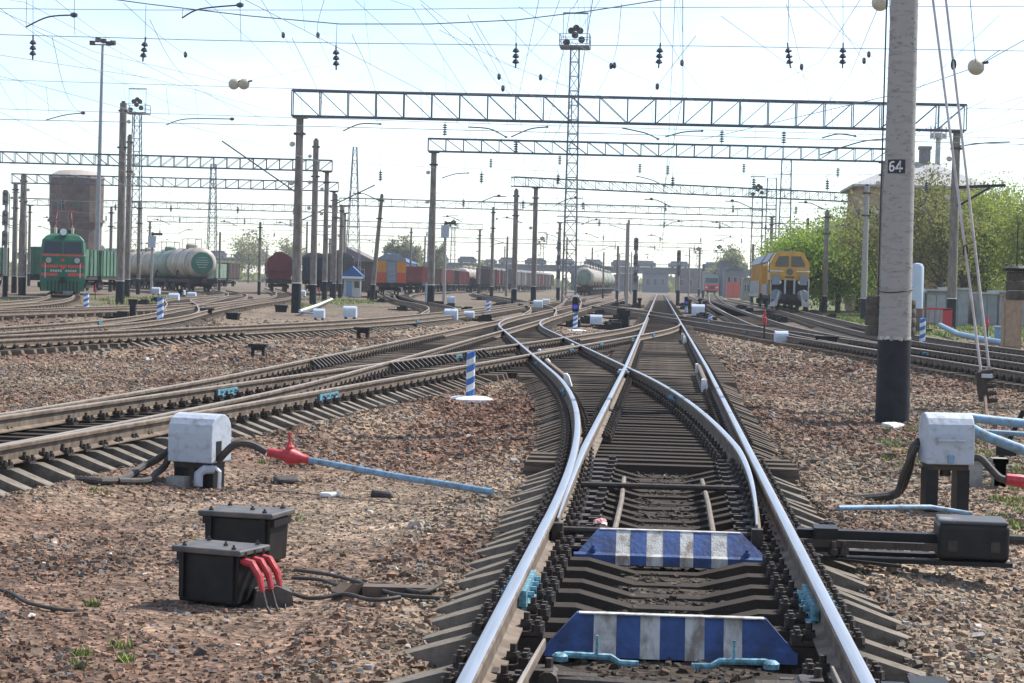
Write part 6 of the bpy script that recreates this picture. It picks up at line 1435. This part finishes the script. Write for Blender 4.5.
# kiosk with blue roof
Y = 212; q = S(352, 290, Y); r = thing('kiosk', 'small pale kiosk with a pitched blue roof left of the orange coach', 'hut', (q.x, Y, 0), .1)
PALEW = mat('pale_wall', (0.52, 0.54, 0.52), 0.8); BROOF = mat('blue_roof', (0.035, 0.12, 0.33), 0.5)
r.scale = (.78, .78, .78); MB().box((0, 1.4, 1.4), (2.3, 2.8, 2.8)).build('wall', PALEW, r); MB().prism([(-1.6, 2.803), (1.6, 2.803), (0, 4.2)], -.5, 3.1).build('roof', BROOF, r); MB().box((0, -.5, 2.65), (3.1, .14, .3)).build('fascia', WHITE, r)
MB().box((-.4, -.03, 1.1), (.8, .08, 2.1)).build('door', BLUEP, r); MB().box((.65, -.03, 1.7), (.7, .08, .9)).build('window', GLASS, r)
Y = 300; q = S(345, 290, Y); r = thing('brick_shed', 'dull brown shed with a shallow roof behind the blue roofed kiosk', 'shed', (q.x, Y, 0), 0)
MB().box((0, 4, 2.3), (8.5, 8, 4.6)).build('wall', WAGB, r); MB().prism([(-4.8, 4.603), (4.8, 4.603), (0, 6.8)], -.4, 8.4).build('roof', mat('slate_roof', (0.2, 0.17, 0.16), .8), r); facade(r, -3.5, 3.5, 0, 1, 4.2, 3, 1)
Y = 330; q = S(392, 290, Y); r = thing('depot_hall', 'hall with a blue gable roof behind the orange coach', 'hall', (q.x, Y, 0)); MB().box((0, 6, 2.4), (5, 12, 4.8)).build('wall', PALEW, r); MB().prism([(-2.9, 4.803), (2.9, 4.803), (-1.0, 6.4)], -.4, 12.4).build('roof', BROOF, r); facade(r, -2.2, 2.2, 0, 1, 4.5, 2, 1)
# far low buildings under the flyover
FARB = [mat('far_wall_%d' % i, c, .9) for i, c in enumerate(((0.17, 0.17, 0.18), (0.17, 0.12, 0.12), (0.20, 0.20, 0.22), (0.32, 0.29, 0.23), (0.12, 0.13, 0.16)))]
for i, (px, wpx, ht, hb, Y, k, lb) in enumerate(((655, 26, 274, 0, 640, 2, 'far pale building with a white window left of the two lens signal'), (690, 30, 275, 0, 640, 1, 'far reddish building under the flyover right of the two lens signal'), (625, 26, 276, 0, 680, 4, 'far grey building under the flyover left of the main track'), (735, 22, 270, 0, 420, 2, 'pale building left of the orange work wagon'), (748, 10, 279, 0, 330, 3, 'cream hut just left of the orange work wagon'), (726, 12, 262, 0, 480, 4, 'bluish building with a stepped roof right of the red fronted train'))):
    q = S(px, 290, Y); w_ = wpx * Y / 2000; h = S(px, ht, Y).z; r = thing('far_building', lb, 'building', (q.x, Y, 0)); MB().box((0, 5, h / 2), (w_, 10, h)).build('wall', FARB[k], r); MB().prism([(-w_ * .53, h + .003), (w_ * .53, h + .003), (w_ * .3, h + w_ * .1), (-w_ * .3, h + w_ * .1)], -.4, 10.4).build('roof', FARB[4], r)
    facade(r, -w_ * .42, w_ * .42, 0, h * .25, h * .9, 3, 1 if h < 8 else 2)
q = S(733, 290, 400); r = thing('red_container', 'small red container beside the red fronted train', 'container', (q.x, 400, 0)); MB().box((0, 1, 1.6), (2.6, 3, 3.1)).build('body', REDS, r); MB().box((0, -.52, 1.6), (.12, .06, 2.8)).build('door_bar', RED, r)

# house behind the trees
Y = 190; ql = S(852, 290, Y); qr = S(985, 290, Y); w_ = qr.x - ql.x; zE = S(915, 188, Y).z; zR = S(930, 158, Y).z; r = thing('brick_house', 'large orange brick house with grey hipped roof behind the trees', 'house', (ql.x + w_ / 2, Y, 0))
HB = mat('house_brick', (0.46, 0.31, 0.21), 0.9, c2=(0.36, 0.22, 0.15), scale=1.2, bump=.3, bscale=6)
MB().box((0, 6, zE / 2), (w_ - .8, 12, zE)).build('wall', HB, r)
h = w_ / 2 + .3; V = [(-h, -.7, zE), (h, -.7, zE), (h, 12.7, zE), (-h, 12.7, zE), (-.6, 6, zR), (1.6, 6, zR), (-h, -.7, zE + .22), (h, -.7, zE + .22), (h, 12.7, zE + .22), (-h, 12.7, zE + .22)]
MB().add(V, [(3, 2, 1, 0), (0, 1, 7, 6), (1, 2, 8, 7), (2, 3, 9, 8), (3, 0, 6, 9), (6, 7, 5, 4), (7, 8, 5), (8, 9, 4, 5), (9, 6, 4)]).build('roof', mat('tin_roof', (0.34, 0.34, 0.35), 0.6, c2=(0.26, 0.25, 0.25), scale=.6), r)
xc = S(933, 150, Y).x - (ql.x + w_ / 2); MB().box((xc, 6, zR - .3), (1.0, 1.0, 3.2)).box((xc, 6, zR + 1.35), (1.2, 1.2, .3)).build('chimney', mat('chimney_grey', (0.2, 0.19, 0.19), .9), r)
facade(r, -w_ * .45, w_ * .45, 0, 1, zE - .5, 5, 2, .35, .5)
Y = 260; q = S(938, 150, Y); r = thing('antenna_tower', 'antenna tower with round platform rising behind the house chimney', 'antenna', (q.x, Y, 0)); h = S(938, 128, Y).z
MB().cyl((0, 0, 0), (0, 0, h), .5, .3, 8).build('mast', LIGHTG, r); MB().lathe([(.9, -.3), (1.0, .3), (.7, .5)], 12, (0, 0, S(938, 136, Y).z)).build('platform', LIGHTG, r); MB().cyl((0, 0, h), (0, 0, h + 3), .08, n=6).build('whip', LIGHTG, r)
for a in range(6): MB().box((.95 * math.cos(a), .95 * math.sin(a), S(938, 133, Y).z), (.2, .2, 1.6)).build('panel_antenna', WHITE, r)

# light blue tank, red railing, sheds, cabinet on the right
Y = 100; q = S(917, 290, Y); r = thing('vertical_tank', 'pale blue upright cylinder tank right behind the numbered pole', 'tank', (q.x, Y, -.1)); zt = S(917, 263, Y).z + .1
MB().lathe([(.36, 0), (.36, 1.2)], 16).build('brick_base', BR, r); MB().lathe([(.31, 1.2), (.31, zt - .2), (.22, zt - .04), (.03, zt)], 18).build('shell', mat('pale_blue_tank', (0.45, 0.53, 0.62), .45, c2=(.4, .46, .52), scale=2), r, smooth_=True)
Y = 108; a = S(924, 290, Y); b_ = S(952, 290, Y); r = thing('red_railing', 'red tubular railing left of the gantry leg on the grass', 'railing', (a.x, Y, -.05)); w_ = b_.x - a.x
zt = S(938, 308, Y).z; MB().bar((0, 0, 0), (0, 0, zt), .08).bar((0, 0, zt), (w_, 0, zt), .1).build('frame', RED, r); MB().box((w_ - .2, 0, zt / 2), (.5, .1, zt)).build('panel', RED, r)
for i in range(1, 5): MB().bar((w_ * i / 5, 0, 0), (w_ * i / 5, 0, zt), .03).build('baluster', RED, r)
SHM = [mat('shed_grey_%d' % i, c, .8, c2=tuple(.7 * v for v in c), scale=2) for i, c in enumerate(((0.30, 0.32, 0.33), (0.25, 0.27, 0.28), (0.34, 0.35, 0.35)))]
for i in range(7):
    Y = 128 + i * .15; q = S(915 + i * 21.5 + (8 if i > 2 else 0), 290, Y); zt = S(q.x, 300 + i, Y).z; r = thing('metal_garage', 'grey sheet metal garage in the row behind the railing, %s from the left' % wd_[i], 'garage', (q.x, Y, -.1), 0, 'row of metal garages'); w_ = 1.3
    h = 2.0 + .12 * (i % 3); MB().box((0, 2, h / 2), (w_, 4, h)).build('wall', SHM[i % 3], r); MB().box((0, 2, h + .063), (w_ + .1, 4.5, .12)).build('roof', LIGHTG, r); MB().box((-.3, -.03, h * .46), (.56, .06, h * .84)).box((.3, -.03, h * .46), (.56, .06, h * .84)).build('door', SHM[(i + 1) % 3], r)
Y = 70; q = S(1014, 290, Y); r = thing('relay_cabinet', 'tan upright cabinet at the right edge under the hanging weights', 'cabinet', (q.x, Y, -.1)); TAN = mat('tan_paint', (0.34, 0.25, 0.17), .8)
zt = S(1014, 296, Y).z + .1; MB().box((0, .3, zt / 2), (.62, .5, zt)).build('body', TAN, r); MB().box((0, .3, zt + .03), (.75, .65, .08)).build('top', TAN, r); MB().box((0, .03, zt / 2), (.5, .05, zt * .8)).build('door', TAN, r)
q = P(1004, 341); tag(bevel(MB().box((0, 0, .3), (.8, .5, .6)).build('blue_grey_box', BLUEP, None, q), .05), 'blue grey box on the ground at the right edge', 'box'); MB().box((0, 0, .62), (.9, .6, .06)).build('lid', GREYB, bpy.data.objects['blue_grey_box'])

# ------------------------------------------------------------------ trees
BARK = mat('bark', (0.085, 0.07, 0.055), 0.95, c2=(0.05, 0.04, 0.033), scale=3)
def leafmat(nm, c, c2):
    m = mat(nm, c, 0.7, c2=c2, scale=.9, amount=.6); b_ = m.node_tree.nodes['Principled BSDF']; b_.inputs['Transmission Weight'].default_value = 0.0
    t = m.node_tree; tr = t.nodes.new('ShaderNodeBsdfTranslucent'); mx = t.nodes.new('ShaderNodeMixShader'); mx.inputs[0].default_value = .45; tr.inputs[0].default_value = (c[0] * 1.5, c[1] * 1.5, c[2] * 1.0, 1)
    t.links.new(b_.outputs[0], mx.inputs[1]); t.links.new(tr.outputs[0], mx.inputs[2]); t.links.new(mx.outputs[0], t.nodes['Material Output'].inputs['Surface']); return m
LFS = [leafmat('leaf_spring', (0.215, 0.26, 0.065), (0.145, 0.175, 0.05)), leafmat('leaf_olive', (0.165, 0.168, 0.07), (0.115, 0.115, 0.05)), leafmat('leaf_bright', (0.18, 0.265, 0.048), (0.115, 0.175, 0.036)), leafmat('leaf_pale', (0.20, 0.21, 0.11), (0.15, 0.155, 0.08))]
def tree(x, y, h, rx, label, lm, nl=5200, trunk=.35, low=.15, leaf=.24, seed=1, rz_=None, group='trees behind the right tracks', fill=1.0):
    rd = np.random.default_rng(seed); rp_ = random.Random(seed); r = thing('tree', label, 'tree', (x, y, -.1), 0, group)
    tb = MB(); zc = h * (low + 1) / 2; rz_ = rz_ or h * (1 - low) / 2
    tb.tube([(0, 0, -.2), (.05, 0, h * .25), (-.06, .05, h * .5), (0, 0, h * .85)], [trunk / 2, trunk * .4, trunk * .28, .03], 8)
    cl = []
    for i in range(26):
        a = rp_.uniform(0, 6.28); z0 = h * rp_.uniform(.18, .6); ln = rx * rp_.uniform(.5, 1.0); z1 = min(z0 + rp_.uniform(.1, .35) * h, h * .95)
        k = math.sqrt(max(0.05, 1 - ((z1 - zc) / rz_) ** 2)); e = Vector((ln * k * math.cos(a), ln * k * math.sin(a), z1)); m_ = Vector((e.x * .45, e.y * .45, z0 + (z1 - z0) * .4))
        tb.tube([(0, 0, z0), m_, e], [trunk * .16, trunk * .1, .02], 5); cl.append(e); cl.append((m_ + e) / 2)
        for _ in range(2):
            e2 = e + Vector((rp_.uniform(-.3, .3) * rx, rp_.uniform(-.3, .3) * rx, rp_.uniform(0, .12) * h)); tb.tube([(m_ + e) / 2, e2], [.04, .015], 4); cl.append(e2)
    for _ in range(34):
        u = rd.normal(size=3); u /= np.linalg.norm(u); q_ = rd.uniform(.55, 1.0); cl.append(Vector((u[0] * rx * q_, u[1] * rx * q_, zc + u[2] * rz_ * q_)))
    tb.build('trunk', BARK, r)
    C = np.array([tuple(c) for c in cl]); ci = rd.integers(0, len(C), nl); wt = rd.uniform(.5, 1.15, len(C)) * rx * .26
    p = C[ci] + rd.normal(size=(nl, 3)) * wt[ci][:, None] * np.array([1, 1, .8]); p[:, 2] = np.clip(p[:, 2], h * low * .6, h * 1.05)
    n1 = rd.normal(size=(nl, 3)); n1 /= np.linalg.norm(n1, axis=1)[:, None]; n2 = np.cross(n1, rd.normal(size=(nl, 3))); n2 /= np.linalg.norm(n2, axis=1)[:, None]
    s = leaf * rd.uniform(.5, 1.2, (nl, 1)); V = np.stack([p - n1 * s * .5, p + n2 * s * .32, p + n1 * s * .5, p - n2 * s * .32], 1).reshape(-1, 3)
    me = bpy.data.meshes.new('crown'); npmesh(me, V, np.arange(nl * 4).reshape(-1, 4)); me.materials.append(lm); tag(obj('crown', me, r), kind='stuff'); return r
TL = [(806, 175, 222, 5.2, 2, 'low bright green tree just right of the orange track machine'), (822, 185, 212, 5.5, 0, 'tree behind the leftmost dark pole on the right side'), (838, 178, 225, 4.6, 2, 'bushy bright tree left of the third gantry right leg'), (858, 182, 228, 4.6, 2, 'tree between the gantry leg and the house corner'), (880, 168, 182, 5.8, 1, 'olive tree partly behind the numbered pole'), (918, 165, 171, 5.8, 1, 'tall sparse olive tree right of the numbered pole in front of the house'), (940, 160, 186, 5.2, 1, 'forked sparse tree left of the right gantry leg'), (962, 172, 184, 5.8, 0, 'tree behind the right gantry leg'), (985, 176, 184, 5.8, 0, 'tall fresh green tree right of the guy rods'), (1008, 180, 178, 6.2, 0, 'tallest fresh green tree near the right edge'), (1034, 165, 188, 6.0, 0, 'tree cut off by the right edge'), (790, 230, 235, 4.5, 0, 'small tree peeping over the orange track machine')]
for i, (px, Y, yt, rx, lm, lb) in enumerate(TL):
    q = S(px, 290, Y); h = S(px, yt, Y).z; tree(q.x, Y, h, rx * Y / 175 * .62, lb, LFS[lm], 9500 if lm != 1 else 6500, .5, .04 if lm == 2 else .12, .27, 40 + i)
for i in range(7):
    px = 826 + i * 33; q = S(px, 290, 195); tree(q.x, 196 + (i % 2) * 4, 4.5 + (i % 3), 2.6, 'low bush of the hedge behind the right trees, %s from the left' % wd_[i], LFS[(0, 2, 1)[i % 3]], 3000, .2, .0, .3, 90 + i, group='hedge behind the right trees')
for i, (px, Y, yt, rx, lb) in enumerate(((248, 620, 232, 9, 'pale far tree left of the dark red hopper'), (288, 640, 238, 7, 'pale far tree behind the nearest gantry leg'), (391, 560, 239, 3.6, 'far pale poplar left of a pair above the orange coach'), (401, 560, 237, 4.2, 'far pale poplar above the orange coach'), (412, 560, 243, 4.5, 'far pale poplar right of the orange coach'), (438, 600, 243, 3.5, 'far pale poplar beside the second gantry leg'), (731, 560, 246, 5.0, 'far pale poplar above the stepped roof on the right'), (724, 580, 258, 5.5, 'far low pale tree right of the red fronted train'), (60, 420, 250, 12, 'far tree hidden behind the locomotive'), (470, 640, 262, 8, 'far low tree behind the beige tank wagons'), (225, 640, 262, 9, 'far low tree above the green gondola'))):
    q = S(px, 290, Y); h = S(px, yt, Y).z; tree(q.x, Y, h, rx * .62, lb, LFS[3], 2600, .6, .12, .75, 200 + i, group='far pale trees')

# low scrub line closing the far view
mb = MB(); V = []; F = []; rp_ = random.Random(5)
for i in range(9000):
    x = rp_.uniform(-420, 260); y = 760 + rp_.uniform(0, 60); z = abs(rp_.gauss(0, 1)) * 3.2 * (0.6 + .4 * math.sin(x * .05)); s = rp_.uniform(1.2, 2.6); k = len(V); a = rp_.uniform(0, 6.28)
    V += [(x - s * math.cos(a), y - s * math.sin(a), z), (x + s * math.cos(a), y + s * math.sin(a), z + rp_.uniform(-1, 1)), (x, y, z + s * 1.2)]; F.append((k, k + 1, k + 2))
tag(mb.add(V, F).build('far_scrub', LFS[3]), 'hazy far line of scrub beyond the flyover', 'scrub', kind='stuff')

# ------------------------------------------------------------------ haze
HZ = bpy.data.materials.new('haze_air'); HZ.use_nodes = True; t = HZ.node_tree; t.nodes.remove(t.nodes['Principled BSDF'])
pv = t.nodes.new('ShaderNodeVolumePrincipled'); pv.inputs['Color'].default_value = (0.86, 0.92, 1.0, 1); pv.inputs['Density'].default_value = 0.00021; pv.inputs['Anisotropy'].default_value = 0.35
t.links.new(pv.outputs[0], t.nodes['Material Output'].inputs['Volume'])
tag(MB().box((-75, 600, 20), (1500, 1400, 44)).build('haze', HZ), kind='stuff')
